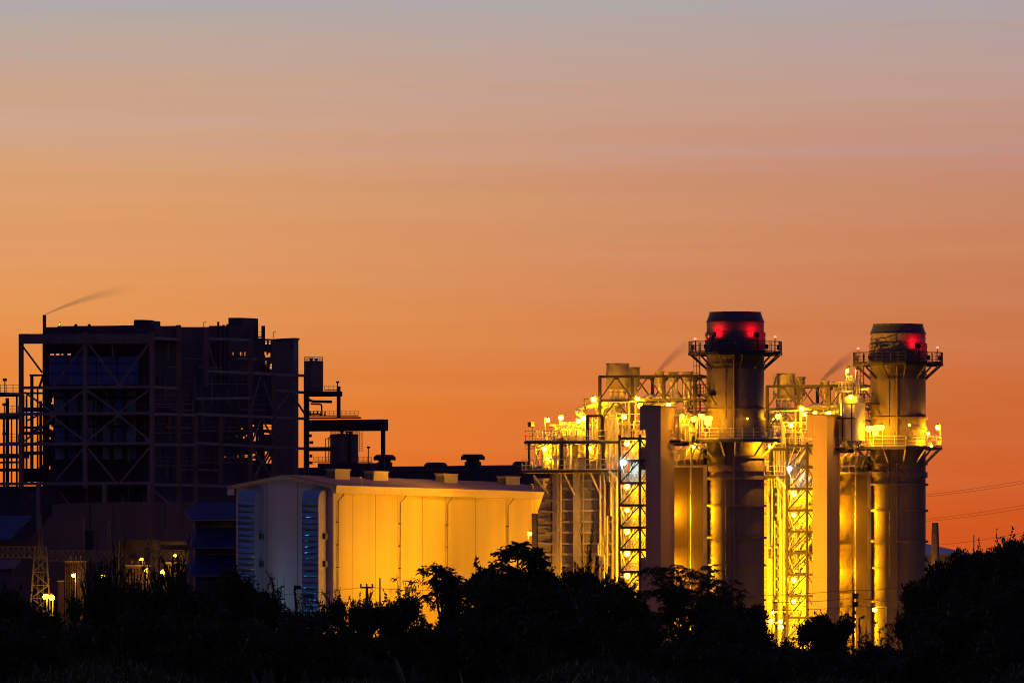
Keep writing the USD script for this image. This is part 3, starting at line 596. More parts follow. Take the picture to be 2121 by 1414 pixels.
lo = Thing('lean_to', 'low lean-to with a dim sloping roof below the blue roofed shed', 'shed', FS, T(20, 1368, -3) * [1, 1, 0])
v = np.array([T(-60, 1178, -3), T(30, 1176, -3), T(45, 1158, -1), T(-60, 1158, -1)]); lo.part('roof', MB().add(np.vstack([v, v - [0, 0, .12]]), BOXF), M['girder'])
a, b = T(-60, 1300, -2.6), T(26, 1178, -2.6); lo.part('wall', MB().box(a[0], b[0], -2.6, -2.4, 0, b[2]), M['conc'])

# lattice gantries of the switchyard
def lattice(mb, p, q, w0, w1, n, r=.06):
    """A square lattice mast or truss from p to q: four chords, rungs and zigzag lacing."""
    p, q = np.asarray(p, float), np.asarray(q, float); d = (q - p) / np.linalg.norm(q - p)
    ref = np.array([0, 1.0, 0]) if abs(d[2]) > .8 else np.array([0, 0, 1.0]); a = np.cross(d, ref); a /= np.linalg.norm(a); b = np.cross(a, d)
    cs = [(-1, -1), (1, -1), (1, 1), (-1, 1)]
    def P(i, k): s_ = i / n; w = (w0 + (w1 - w0) * s_) / 2; return p + (q - p) * s_ + a * cs[k % 4][0] * w + b * cs[k % 4][1] * w
    out = {'chord': MB(), 'lacing': MB()}
    for k in range(4):
        out['chord'].bar(P(0, k), P(n, k), r * 1.5)
        for i in range(n):
            out['lacing'].bar(P(i, k), P(i + 1, k + 1), r) if i % 2 == 0 else out['lacing'].bar(P(i, k + 1), P(i + 1, k), r)
            if i: out['lacing'].bar(P(i, k), P(i, k + 1), r * .8)
    return out
def lat_thing(name, label, cat, px0, py0, px1, py1, d, w0, w1, n, r, group=None, d1=None):
    p, q = wp(px0, py0, d), wp(px1, py1, d1 or d); p = p if abs(px1 - px0) > 40 else np.array([p[0], p[1], 0])
    t = Thing(name, label, cat, VIEW, p, group)
    for nm, mb in lattice(MB(), p, q, w0, w1, n, r).items(): t.part(nm, mb, M['latt'])
    return t
G1 = lat_thing('lattice_tower', 'broad lattice tower lit yellow, carrying the nearest truss at left', 'lattice tower', 84, 1368, 84, 1131, 1180, 2.6, 1.1, 9, .07)
lat_thing('lattice_mast', 'slender lattice peak above the broad tower at far left', 'lattice mast', 84, 1132, 84, 1065, 1182, 1.0, .15, 6, .05)
lat_thing('lattice_truss', 'horizontal lattice truss reaching the left edge, lit dull yellow', 'lattice truss', -40, 1143, 95, 1143, 1179, 1.05, 1.05, 12, .06)
lat_thing('lattice_truss', 'long dim lattice truss across the middle of the switchyard', 'lattice truss', 98, 1150, 312, 1151, 1190, 1.0, 1.0, 20, .045)
lat_thing('lattice_truss', 'lattice truss ending at the blue canopies, lit from below', 'lattice truss', 312, 1150, 402, 1152, 1190, 1.0, 1.0, 10, .055)
lat_thing('lattice_mast', 'thin dim lattice mast between the two lattice trusses', 'lattice mast', 226, 1368, 226, 1075, 1192, 1.6, .15, 14, .045)
lat_thing('lattice_mast', 'lattice mast nearest the blue canopies, lit at its foot', 'lattice mast', 310, 1368, 310, 1070, 1192, 1.9, .15, 14, .05)
for x0, y0, x1, y1, lab in ((92, 1010, 122, 962, 'left'), (92, 1010, 60, 985, 'down')): pass
# lit equipment behind the trees at left
FQ = Frame(150, 1215); T = FQ.T
for (x0, x1, y0, y1, lab, fin) in ((136, 166, 1163, 1196, 'tall yellow-lit transformer behind the trees at left', 1), (120, 160, 1204, 1222, 'low yellow-lit equipment box beside the bright floodlights', 0), (262, 300, 1172, 1210, 'lit cabinet behind the spiky bushes under the lattice mast', 1), (345, 372, 1166, 1205, 'lit cabinet nearest the blue canopies', 1)):
    a, b = T(x0, y1 + 120, 0), T(x1, y0, 0)
    q_ = Thing('transformer' if fin else 'equipment_box', lab, 'transformer' if fin else 'cabinet', FQ, [a[0], 0, 0])
    q_.part('tank', MB().box(a[0], b[0], 0, 1.4, 0, b[2]), M['panel'])
    q_.part('lid', MB().box(a[0] - .08, b[0] + .08, -.08, 1.48, b[2], b[2] + .12), M['stiff'])
    if fin:
        for k in range(6): xx = a[0] + (b[0] - a[0]) * (k + .5) / 6; q_.part('cooling_fin', MB().box(xx - .05, xx + .05, -.35, 0, .5, b[2] - .3), M['panel'])
        for k in range(3): xx = a[0] + (b[0] - a[0]) * (k + .5) / 3; q_.part('bushing', MB().lathe([(.02, 0), (.09, 0), (.05, .1), (.09, .2), (.05, .3), (.08, .4), (.02, .5)], 8, (xx, .7, b[2] + .12)), M['stiff'])
# ------------------------------------------------------------------ the two boiler units with their stacks
F1 = Frame(1523, 1250)
U2 = Frame(1860, 1297).o - F1.o
OFF = np.array([U2[0], U2[1], 0.0])
T, S = F1.T, F1.S
def z1(py): return CZ + (HY - py) * 0.05
COPIES = []
def unit_thing(name, l1, l2, cat, base, group=None):
    t = Thing(name, l1, cat, F1, base, group); COPIES.append((t, l2)); return t

# exhaust stack
st = unit_thing('exhaust_stack', 'broad steel exhaust stack with two red lit patches, the taller left one', 'broad steel exhaust stack with one red lit patch, the farther right one', 'chimney', (0, 0, 0))
R = 2.99
segs = [0, 6.4, 12.85, 16.15, 18.9, 21.15, 26.1, 30.25, 34.1]
for a, b in zip(segs[:-1], segs[1:]): st.part('shell_course', MB().lathe([(R, a + .015), (R, b - .015)], 64), M['stack'], smooth=30)
st.part('shell_course', MB().lathe([(R - .02, 34.1), (R - .02, 35.2)], 64), M['stack'], smooth=30)
st.part('hood', MB().lathe([(R + .06, 35.12), (R + .06, 35.22), (R - .02, 35.26), (2.68, 36.05), (2.72, 36.09), (2.72, 36.19), (2.45, 36.2), (2.40, 35.0), (2.4, 30)], 64), M['hood'], smooth=25)
for z, w, pr in ((6.4, .20, .24), (10.0, .18, .2), (12.85, .24, .28), (16.15, .24, .26), (18.95, .24, .28), (21.15, .2, .22), (26.1, .18, .2), (30.25, .16, .16), (30.75, .16, .16)):
    st.part('stiffener_ring', MB().lathe([(R - .02, z - w / 2), (R + pr, z - w / 2), (R + pr, z + w / 2), (R - .02, z + w / 2)], 64), M['stack'])
for z0, z2, nm in ((31.9, 34.1, 'upper'), (23.1, 25.2, 'lower')):
    bd = st.part('acoustic_band', MB().lathe([(R, z0), (R + .13, z0), (R + .13, z2), (R, z2)], 64), M['stackd'] if nm == 'upper' else M['stack'], smooth=25)
    for row in range(3):
        for k in range(40):
            an_ = 2 * math.pi * (k + .5 * (row % 2)) / 40; zz = z0 + (z2 - z0) * (.35 + .25 * row)
            if math.sin(an_) > .35: continue
            x_, y_ = (R + .13) * math.cos(an_), (R + .13) * math.sin(an_)
            st.part('bolt', MB().box(x_ - .05, x_ + .05, y_ - .05, y_ + .05, zz - .05, zz + .05), M['stackd'], bd)
st.part('stiffener_band', MB().lathe([(R, 19.7), (R + .2, 19.7), (R + .2, 20.3), (R, 20.3)], 64), M['stack'])
ca = math.radians(-90 + 21.7 - 3); cdir = lambda ang, r: np.array([r * math.cos(ang), r * math.sin(ang)])
c0 = cdir(ca, R + .14)
st.part('drain_pipe', MB().tube([(c0[0], c0[1], .5), (c0[0], c0[1], 32)], .11, 8), M['stack'])
c1 = cdir(ca - .29, R + .05); st.part('cable', MB().tube([(c1[0], c1[1], 9), (c1[0], c1[1], 30.7)], .035, 6), M['black'])
for k in range(14): zc = 10 + k * 1.6; st.part('cable_clip', MB().box(c1[0]-.07, c1[0]+.07, c1[1]-.07, c1[1]+.05, zc, zc + .06), M['black'])
def ring_pts(r, z, n=12, a0=0.0, a1=2 * math.pi): return [np.array([r * math.cos(t), r * math.sin(t), z]) for t in np.linspace(a0, a1, n, endpoint=(a1 - a0 < 6.2))]
PH = math.pi / 12
for z, lo_, r_ in ((32.0, 30.25, 4.95), (23.0, 21.2, 4.85)):
    n = 12; pl = st.part('platform', MB().lathe([(R + .05, z - .02), (r_, z - .02), (r_, z - .32), (r_ - .15, z - .32), (r_ - .15, z - .1), (R + .05, z - .1)], n), M['black' if z > 30 else 'grate'])
    st.part('railing', MB().rail([ring_pts(r_ - .08, z, n)[k] for k in range(n)], 1.12, 1.0, .055, closed=True, mids=2), M['black' if z > 30 else 'galv'], pl)
    for k in range(n):
        an_ = 2 * math.pi * (k + .0) / n; p = np.array([(r_ - .3) * math.cos(an_), (r_ - .3) * math.sin(an_), z - .3]); q_ = np.array([(R + .02) * math.cos(an_), (R + .02) * math.sin(an_), lo_])
        st.part('bracket', MB().bar(p, q_, .11, .16), M['black' if z > 30 else 'stiff'], pl)
    for k, an_ in enumerate((3.35, 3.7, 0.35, 5.9, 4.3)):
        p = np.array([(r_ - .5) * math.cos(an_), (r_ - .5) * math.sin(an_), z]); st.part('cabinet', MB().box(p[0]-.12, p[0]+.12, p[1]-.10, p[1]+.10, z + .3, z + .75).bar(p, p + [0, 0, .4], .06), M['black' if z > 30 else 'galv'], pl)
# caged ladder and half-way landing on the left
la = math.radians(180 + 12)
for z0, z2, da in ((23.0, 32.0, 0.0),):
    lp = cdir(la, R + .75); tn = np.array([-math.sin(la), math.cos(la)])
    ld = st.part('ladder', MB().bar((*(lp - tn * .28), z0), (*(lp - tn * .28), z2 + 1), .05).bar((*(lp + tn * .28), z0), (*(lp + tn * .28), z2 + 1), .05), M['black'])
    for k in range(30): zz = z0 + .3 * k + .2; st.part('rung', MB().bar((*(lp - tn * .28), zz), (*(lp + tn * .28), zz), .035), M['black'], ld)
    od = cdir(la, 1.0)
    for k in range(9):
        zz = z0 + 2.2 + .78 * k; hoop = [np.array([*(lp + tn * .38 * math.cos(t) + od * .65 * math.sin(t)), zz]) for t in np.linspace(0, math.pi, 7)]
        st.part('cage_hoop', MB().tube(hoop, .03, 5), M['black'], ld)
    for t in (.5, math.pi / 2, 2.6): w_ = lp + tn * .38 * math.cos(t) + od * .65 * math.sin(t); st.part('cage_strap', MB().bar((*w_, z0 + 2.2), (*w_, z2), .03), M['black'], ld)
for z, a0, a1, r_ in ((27.6, math.radians(165), math.radians(250), 4.1), (25.9, math.radians(150), math.radians(215), 5.0)):
    pts = [(r * math.cos(t), r * math.sin(t)) for r, ts in ((R + .1, np.linspace(a0, a1, 6)), (r_, np.linspace(a1, a0, 6))) for t in ts]
    ml = st.part('landing', MB().prism(Polygon(pts), z - .12, z, 'z'), M['black'])
    st.part('railing', MB().rail(ring_pts(r_ - .06, z, 5, a0, a1), 1.1, .9, .05, mids=2), M['black'], ml)
    for an_ in np.linspace(a0, a1, 3): st.part('bracket', MB().bar(((r_ - .2) * math.cos(an_), (r_ - .2) * math.sin(an_), z - .1), ((R) * math.cos(an_), R * math.sin(an_), z - 1.1), .1), M['black'], ml)

# boiler casing
bc = unit_thing('boiler_casing', 'ribbed steel boiler casing with columns, left of the left stack', 'ribbed steel boiler casing mostly hidden behind the left stack', 'boiler', (-10, 0, 0))
ZT = z1(976)
bc.part('side_wall', MB().box(-18.3, -8.0, -4.7, 4.7, .5, ZT), M['paint'])
CT = -5.05
rows = [994.6, 1011.5, 1033.5, 1057, 1080, 1102, 1125, 1147, 1170, 1193, 1216, 1240, 1264, 1288]
cols = [1152.5, 1195, 1249.5, 1272]
cxs = [T(px, 1100, CT)[0] for px in cols]
for k, x in enumerate(cxs): bc.part('column', MB().hcol(x, CT, 0, ZT + (1.2 if k < 3 else 0), .62 if k != 3 else .4, .07), M['stiff'])
xe = [cxs[0] - 1.6] + cxs + [-8.0]
for i, (a, b) in enumerate(zip(xe[:-1], xe[1:])):
    for k, py in enumerate(rows):
        if i == 0: py = py + 3 - k * .4
        bc.part('stiffener', MB().box(a + .33, b - .33, -5.02, -4.7, z1(py) - .11, z1(py) + .11), M['stiff'])
        if i in (1, 2):
            zt = z1(py) - .11; zb = z1(rows[k + 1]) + .11 if k + 1 < len(rows) else z1(py) - 1
            bc.part('wall_sheet', MB().box(a + .36, (a + b) / 2 - .01, -4.74 - .02, -4.7, zb + .02, zt - .02), M['paint'])
            bc.part('wall_sheet', MB().box((a + b) / 2 + .01, b - .36, -4.75 - .02, -4.7, zb + .02, zt - .02), M['paint'])
cone = [T(x, y, -4.2)[[0, 2]] for x, y in ((1141, 982), (1114, 1058), (1114, 1400), (1141, 1400))]
bc.part('inlet_duct', MB().prism(Polygon([(max(p[0], -30), max(p[1], .4)) for p in cone]), -4.2, 4.2, 'y'), M['paint'])
for k, py in enumerate([1007.5, 1025, 1041, 1058, 1075, 1091, 1107.5, 1124, 1141, 1158, 1175, 1192]):
    xl = np.interp(py, [982, 1058, 1400], [1141, 1114, 1114]); a, b = T(xl, py, -4.4), T(1141, py, -4.4)
    bc.part('stiffener', MB().box(a[0], b[0], -4.45, -4.2, a[2] - .1, a[2] + .1), M['stiff'])
a, b = T(1101, 1063, -3.8), T(1111.5, 1063, -3.8); bc.part('inlet_flange', MB().box(a[0], b[0], -3.8, 3.8, .3, a[2]), M['stackd'])
for (p, q_) in (((1105, 984), (1136, 1022)), ((1167, 978), (1190, 1024)), ((1221, 975), (1246, 1030)), ((1259, 985), (1276, 1022))): bc.part('brace', MB().bar(T(*p, -6.4), T(*q_, -5.4), .14, .18), M['stiff'])
for px, y0, y1, r in ((1162, 980, 1200, .09), (1243, 985, 1150, .1), (1253, 1000, 1108, .06), (1258, 1068, 1230, .08), (1266, 985, 1068, .13), (1278, 985, 1250, .16)): bc.part('pipe', MB().tube([T(px, y0, -5.7), T(px, y1, -5.7)], r), M['insul'])
bc.part('pipe', MB().pipe([T(1250, 1126, -5.8), T(1239, 1126, -5.8), T(1239, 1150, -5.8), T(1252, 1150, -5.8), T(1252, 1260, -5.8)], .08), M['insul'])
for k in range(36): zz = z1(1190) + k * .32; xx = cxs[1] + .62; bc.part('rung', MB().bar((xx - .22, -5.35, zz), (xx + .22, -5.35, zz), .035), M['stiff'])
bc.part('ladder', MB().bar((cxs[1] + .4, -5.35, 0), (cxs[1] + .4, -5.35, ZT), .06).bar((cxs[1] + .84, -5.35, 0), (cxs[1] + .84, -5.35, ZT), .06), M['stiff'])
# outlet duct between tower and stack, of flat panels
ZO = z1(968)
bc.part('outlet_duct', MB().box(-8.0, -2.7, -1.9, 1.9, .5, ZO), M['flash'])
pxs = [-7.95, -6.2, -4.5, -2.7]; hs = np.linspace(1.0, ZO, 8); rz = random.Random(3)
for a, b in zip(pxs[:-1], pxs[1:]):
    for c, d in zip(hs[:-1], hs[1:]): bc.part('outlet_panel', MB().box(a + .012, b - .012, -2.0 - rz.random() * .02, -1.9, c + .012, d - .012), M['panel'])
bc.part('ledge', MB().box(-8.0, -2.6, -2.35, -1.9, ZO, ZO + .22), M['stiff'])
x = T(1462, 1100, -2.15)[0]; bc.part('column', MB().hcol(x, -2.15, 0, ZO + .3, .42), M['stiff'])
x = T(1431.5, 1100, -2.3)[0]; bc.part('pipe', MB().tube([(x, -2.3, 0), (x, -2.3, z1(918))], .07), M['insul'])
zb = z1(957)
bc.part('outlet_roof', MB().box(-7.8, -2.9, -1.6, 1.6, ZO + .22, z1(930)), M['paint'])
for k in range(6): xx = -7.6 + k * .9; bc.part('stiffener', MB().box(xx - .06, xx + .06, -1.85, -1.6, ZO + .22, z1(952)), M['stiff'])
bc.part('ledge', MB().box(-7.9, -2.8, -1.95, -1.6, z1(952), z1(949.5)), M['stiff'])
for k in range(4): a = T(1405 + 13 * k, 945, -1.9); bc.part('pipe', MB().pipe([a + [0, 0, -.5], a + [.15 * k, 0, .6], a + [.7, .2, 1.2]], .12), M['insul'])

# access platforms round the casing top
ap = unit_thing('access_platform', 'two railed steel platforms round the top of the left boiler', 'two railed steel platforms round the top of the right boiler', 'platform', (-14, -6, z1(975)))
Z0, Z1_, TP = z1(973.5), z1(914), -7.0
xl0, xl1, xr = T(1080, 975, TP)[0], T(1087, 914, TP)[0], T(1279, 975, TP)[0]
for z, xl, x2, nm in ((Z0, xl0, xr, 'lower'), (Z1_, xl1, -3.4, 'upper')):
    fl = ap.part('floor', MB().box(xl, x2, TP, -4.6, z - .08, z).box(xl, cxs[0] - .5, -4.6, 4.6, z - .08, z).box(xl, x2, 4.6, 6.5, z - .08, z), M['grate'], label=f'{nm} grating floor')
    ap.part('edge_beam', MB().box(xl, x2, TP - .08, TP, z - .24, z + .02).box(xl - .08, xl, TP, 6.5, z - .24, z + .02), M['black'])
    for k in range(14): xx = xl + (x2 - xl) * (k + .5) / 14; ap.part('joist', MB().box(xx - .06, xx + .06, TP, -4.7, z - .3, z - .085), M['stiff'])
    ap.part('railing', MB().rail([(xl + .05, 6.3, z), (xl + .05, TP + .04, z), (x2, TP + .04, z)], 1.12, 1.15, .055, mids=1), M['galv'])
    ap.part('railing', MB().rail([(xl + 2.2, -4.9, z), (x2 - 1, -4.9, z)], 1.12, 1.4, .05, mids=1), M['galv'])
for px, y0, y1 in ((1096, 916, 972), (1163.5, 916, 972), (1217, 860, 972), (1249, 862, 972)):
    a, b = T(px, y1, TP + .3), T(px, y0, TP + .3); ap.part('post', MB().hcol(a[0], a[1], a[2], b[2], .26 if px != 1096 else .2, .05), M['black'])
a, b = T(1217, 861, TP + .3), T(1249, 861, TP + .3); ap.part('beam', MB().bar(a, b, .2, .22), M['black'])
for y in (922, 929): ap.part('pipe', MB().tube([T(1088, y, TP + .6), T(1122, y, TP + .6)], .06), M['insul'])
ap.part('brace', MB().bar(T(1112, 943, TP + .4), T(1122, 925, TP + .4), .08), M['black'])
for x in cxs[:3] + [-9.5, -12.9]: ap.part('post', MB().hcol(x, -4.4, ZT, Z1_, .3, .05), M['black'])
ap.part('tail_beam', MB().box(xl1, -3.4, TP + 2.3, TP + 2.5, Z1_ - .5, Z1_ - .1), M['black'])
sx0, sx1 = T(1282, 975, TP)[0], T(1262, 974, TP)[0]
ap.part('stair_stringer', MB().bar((sx1, TP - .1, Z0 - .1), (sx1 + 2.0, TP - .1, Z0 - 2.2), .06, .3), M['stiff'])

# steel drums on the upper platform
for (x0, x1, py, r, t_, l1, l2) in ((1139, 1214, 903, .82, -3.2, 'long shiny drum at the left end of the left boiler', 'long shiny drum of the right boiler, hidden by the left stack'), (1232, 1283, 889, .95, -1.0, 'fat shiny drum above the middle of the left boiler', 'fat shiny drum just right of the left stack'), (1396, 1440, 893, .85, -3.6, 'shiny drum between sheeted tower and left stack', 'shiny drum between sheeted tower and right stack')):
    a, b = T(x0, py, t_), T(x1, py, t_); L = b[0] - a[0]; zc = a[2]
    d_ = unit_thing('steam_drum', l1, l2, 'vessel', ((a[0] + b[0]) / 2, t_, zc - r))
    prof = [(.01, 0), (r * .55, .06 * L), (r * .85, .14 * L), (r, .22 * L), (r, .78 * L), (r * .85, .86 * L), (r * .55, .94 * L), (.01, L)]
    m_ = MB().lathe(prof, 20); v = m_.v[0]; m_.v[0] = np.stack([a[0] + v[:, 2], t_ + v[:, 1], zc - v[:, 0]], 1)
    d_.part('shell', m_, M['insul'], smooth=40)
    for k in range(2): xx = a[0] + L * (.28 + .44 * k); d_.part('saddle', MB().box(xx - .12, xx + .12, t_ - r * .8, t_ + r * .8, zc - r - .55, zc - r * .55), M['stiff'])
    for k in range(3): xx = a[0] + L * (.3 + .2 * k); d_.part('nozzle', MB().lathe([(.01, 0), (.09, 0), (.09, .35), (.16, .35), (.16, .45), (.01, .46)], 10, (xx, t_, zc + r - .03)), M['insul'])
    for k in range(4): xx = a[0] + L * (.25 + .166 * k); d_.part('band', MB().add(*[(lambda w: (np.stack([xx - .03 + w[:, 2], t_ + w[:, 1], zc - w[:, 0]], 1)))(MB().lathe([(r + .012, 0), (r + .012, .06)], 20).v[0]), MB().lathe([(r, 0), (r, .06)], 20).f[0]]), M['stiff'])

# vent frame with the silencers and vent heads it carries
vf = unit_thing('roof_steelwork', 'dark braced steel frame on top of the left boiler', 'dark braced steel frame on top of the right boiler', 'steel frame', (-8, 0, z1(862)))
ZB0, ZB1 = z1(828), z1(779)
fxs = [T(px, 800, -3.2)[0] for px in (1242.5, 1310, 1375, 1439)]
for t_ in (-3.2, 2.6):
    for k, x in enumerate(fxs):
        if t_ < 0 or k != 0: vf.part('post', MB().hcol(x, t_, Z1_ if k in (0, 1, 3) else ZB0, ZB1, .28, .05), M['black'])
    for z in (ZB0, ZB1): vf.part('beam', MB().bar((fxs[0] - .1, t_, z), (fxs[-1] + .9, t_, z), .2, .26), M['black'])
    for k in range(3):
        xa, xb = fxs[k], fxs[k + 1]; xm = (xa + xb) / 2
        for x in (xa, xb): vf.part('brace', MB().bar((xm, t_, ZB1), (x, t_, ZB0 + .1), .10, .12), M['black'])
        vf.part('gusset', MB().box(xm - .28, xm + .28, t_ - .04, t_ + .04, ZB1 - .3, ZB1), M['black'])
    for x in (fxs[0], fxs[1]):
        xm = (fxs[0] + fxs[1]) / 2; vf.part('brace', MB().bar((xm, t_, ZB0), (x, t_, ZB0 - 2.3), .10, .12), M['black'])
for x in fxs:
    for z in (ZB0, ZB1): vf.part('beam', MB().bar((x, -3.2, z), (x, 2.6, z), .18, .22), M['black'])
vf.part('beam', MB().bar(T(1209, 826, -3.2), T(1243, 826, -3.2), .15, .14), M['black']); vf.part('post', MB().bar(T(1211, 826, -3.2), T(1211, 860, -3.2), .16), M['black'])
def silencer(px, r, y0, y1, t_, l1, l2, legs=True, name='silencer_drum'):
    c = T(px, y1, t_); h = T(px, y0, t_)[2] - c[2]
    s_ = unit_thing(name, l1, l2, 'silencer', c)
    s_.part('drum', MB().lathe([(.02, 0), (r * .97, 0), (r, .08), (r, h - .18), (r + .07, h - .1), (r + .07, h), (r - .06, h), (r - .06, h - 1.0), (.02, h - 1.0)], 32, c), M['sil'], smooth=30)
    if legs:
        for k, dx in enumerate((-.55, 0, .55)):
            x = c[0] + dx * r; s_.part('inlet_pipe', MB().tube([(x, c[1] - .1 * k, c[2] + .02), (x, c[1] - .1 * k, c[2] - 1.3)], r * .20, 10), M['insul'])
            s_.part('flange', MB().lathe([(r * .27, 0), (r * .27, .1)], 12, (x, c[1] - .1 * k, c[2] - .35)), M['sil'])
    return s_, c
silencer(1279, 1.18, 752.5, 806, -.4, 'largest open topped silencer drum on the left boiler frame', 'largest open topped silencer drum right of the left stack')
silencer(1311, .72, 760, 801, 2.0, 'slimmer silencer drum close beside the largest left one', 'slimmer silencer drum beside the largest right one')
for px, y0, y1, r, pipes, l1, l2 in ((1366, 768.5, 795, .48, [[(1366, 795), (1366, 806), (1386, 824), (1400, 826)]], 'smoking vent head on the left frame, leftmost of three', 'smoking vent head on the right frame'),
        (1395, 770, 790, .54, [[(1391, 790), (1391, 830)], [(1400, 790), (1400, 818), (1410, 827)]], 'middle of the three vent heads on the left frame', 'vent head behind the domed vessel railing'),
        (1424, 769.5, 790, .54, [[(1418, 790), (1418, 846)], [(1428, 790), (1428, 840), (1434, 845)]], 'vent head nearest the left stack on its frame', 'vent head hidden behind the domed vessel')):
    s_, c = silencer(px, r, y0, y1, 0.0, l1, l2, False, 'small_silencer')
    for pp in pipes: s_.part('vent_pipe', MB().pipe([T(x, y, 0.0) for x, y in pp], .21, 10, .8), M['insul'])

# sheeted lift tower and the open stair tower beside it
TT = -9.6
xr_, xm_, xl_ = T(1368.5, 900, TT)[0], T(1337.5, 900, TT)[0], T(1325, 900, TT)[0]; yb_ = S(1397, 900, xr_)[1]
lt = unit_thing('lift_tower', 'tall purple-grey sheeted tower left of the left stack', 'tall orange-lit sheeted tower left of the right stack', 'tower', (xr_, TT, 0))
zt = z1(843.5)
for a, b in ((0, 9.0), (9.0, z1(975)), (z1(975), zt)): lt.part('front_sheet', MB().box(xm_, xr_ - .02, TT, TT + .12, a + .01, b - .01), M['clad'])
lt.part('front_sheet', MB().box(xl_, xm_ - .01, TT, TT + .12, z1(893), zt), M['clad']); lt.part('front_sheet', MB().box(xl_, xm_ - .01, TT, TT + .12, z1(975), z1(927)), M['clad']); lt.part('front_sheet', MB().box(xl_, xm_ - .01, TT, TT + .12, 0, z1(1155)), M['clad'])
for a, b in ((0, 12.0), (12.0, zt - .1)): lt.part('side_sheet', MB().box(xr_ - .12, xr_, TT + .01, yb_, a + .01, b), M['cladr'])
lt.part('back_wall', MB().box(xl_, xr_ - .13, yb_ - .1, yb_, 0, zt), M['clad']); lt.part('inner_wall', MB().box(xm_, xm_ + .08, TT + .13, yb_ - .12, 0, zt), M['clad'])
lt.part('roof', MB().prism(Polygon([(xl_ - .1, zt + .02), (xr_ + .1, zt - .12), (xr_ + .1, zt + .04), (xl_ - .1, zt + .18)]), TT - .12, yb_ + .35, 'y'), M['flash'])
stw = unit_thing('stair_tower', 'open steel stair tower with bright lamps, beside the purple sheeted tower', 'open steel stair tower with bright lamps, beside the orange sheeted tower', 'stair tower', (-8, TT, 0))
xs0, xs1 = T(1283.5, 1000, TT)[0], T(1325.5, 1000, TT)[0]; ya_, yd_ = TT, yb_ - .4
LV = [z1(910) - 2.29 * k for k in range(11)]
for x in (xs0, xs1):
    for y in (ya_, yd_): stw.part('post', MB().hcol(x, y, 0, LV[0] + .4, .22, .04), M['black'])
for k, z in enumerate(LV):
    if z < .3: continue
    for y in (ya_, yd_): stw.part('beam', MB().bar((xs0, y, z), (xm_ - .03, y, z), .14, .26), M['black'])
    stw.part('landing', MB().box(xs0 + .1, xs0 + 1.0, ya_ + .1, yd_ - .1, z - .06, z + .01).box(xs1 - .35, xm_ - .06, ya_ + .1, yd_ - .1, z - .06, z + .01), M['grate'])
    stw.part('railing', MB().rail([(xs0 + .15, ya_ + .35, z), (xs0 + 1.3, ya_ + .35, z)], 1.05, .3, .04), M['galv'])
    stw.part('railing', MB().rail([(xs0 + .15, yd_ - .2, z), (xs1 - .15, yd_ - .2, z)], 1.05, .5, .04), M['galv'])
    if k < len(LV) - 1 and LV[k + 1] > 0:
        zb = LV[k + 1]
        for j, y in enumerate((ya_ + .5, ya_ + 1.3, yd_ - 1.2, yd_ - .4)):
            p, q_ = np.array([xs0 + .75, y, zb]), np.array([xs1 - .25, y, z - .1])
            stw.part('stringer', MB().bar(p, q_, .05, .30), M['galv'])
            stw.part('handrail', MB().bar(p + [0, 0, 1.0], q_ + [0, 0, 1.0], .05).bar(p + [0, 0, .5], q_ + [0, 0, .5], .04).bar((p + q_) / 2, (p + q_) / 2 + [0, 0, 1.0], .04), M['galv'])
        for j in range(8):
            s_ = (j + .5) / 8; p = np.array([xs0 + .75, 0, zb]) * (1 - s_) + np.array([xs1 - .25, 0, z - .1]) * s_
            stw.part('tread', MB().box(p[0] - .12, p[0] + .12, ya_ + .5, ya_ + 1.3, p[2] - .02, p[2] + .02), M['galv'])
        stw.part('brace', MB().bar((xs0, ya_ - .02, z if k % 2 else zb), (xs0 + .9, ya_ - .02, zb if k % 2 else z), .07), M['galv'])
        stw.part('brace', MB().bar((xs1, ya_ + .03, z), (xm_ - .05, ya_ + .03, z - .9), .10), M['black'])
        stw.part('brace', MB().bar((xs0, ya_ + .02, zb), (xs1, ya_ + .02, z), .08, .12), M['black'])
for k in range(6): zz = z1(893) - .4 * k; stw.part('guard_bar', MB().bar((xs1, ya_ + .1, zz), (xm_ + .5, ya_ + .1, zz - .4), .05), M['galv'])

# pipework on and between the platforms
pw = unit_thing('pipework', 'dense insulated pipes and valves over the left boiler', 'dense insulated pipes and valves over the right boiler', 'pipework', (-12, -4, z1(915)))
rg = random.Random(11)
def valve(c): pw.part('valve', MB().lathe([(.02, -.14), (.13, -.14), (.13, -.06), (.08, 0), (.13, .06), (.13, .14), (.05, .15), (.04, .32), (.16, .33), (.16, .36), (.02, .37)], 8, c), M['stiff'])
for k in range(78):                                     # upper level, between the posts and the vent frame
    x, y = rg.uniform(-19.5, -3.8), rg.uniform(-4.6, 4.0); z0 = Z1_ + rg.uniform(0, .4); h = rg.uniform(.8, 3.0) if x < -14 else rg.uniform(1.2, 4.4); r = rg.choice([.05, .06, .08, .1, .14, .2])
    if x < -15.5: h = min(h, 1.6)
    L = rg.uniform(.6, 3.5) * rg.choice([-1, 1]); m_ = M[rg.choice(['insul', 'galv', 'stiff', 'insul'])]
    x2 = min(max(x + L, -19.6), -3.6); y2 = min(max(y + rg.uniform(-2, 2), -4.8), 4)
    pts = [(x, y, z0), (x, y, z0 + h), (x2, y, z0 + h)] if rg.random() < .5 else [(x, y, z0), (x, y, z0 + h), (x2, y, z0 + h), (x2, y2, z0 + h), (x2, y2, z0 + h * rg.uniform(.2, .6))]
    pw.part('pipe', MB().pipe(pts, r, 8), m_)
    if k % 3 == 0: valve(np.array([x, y - r - .05, z0 + h * .5]))
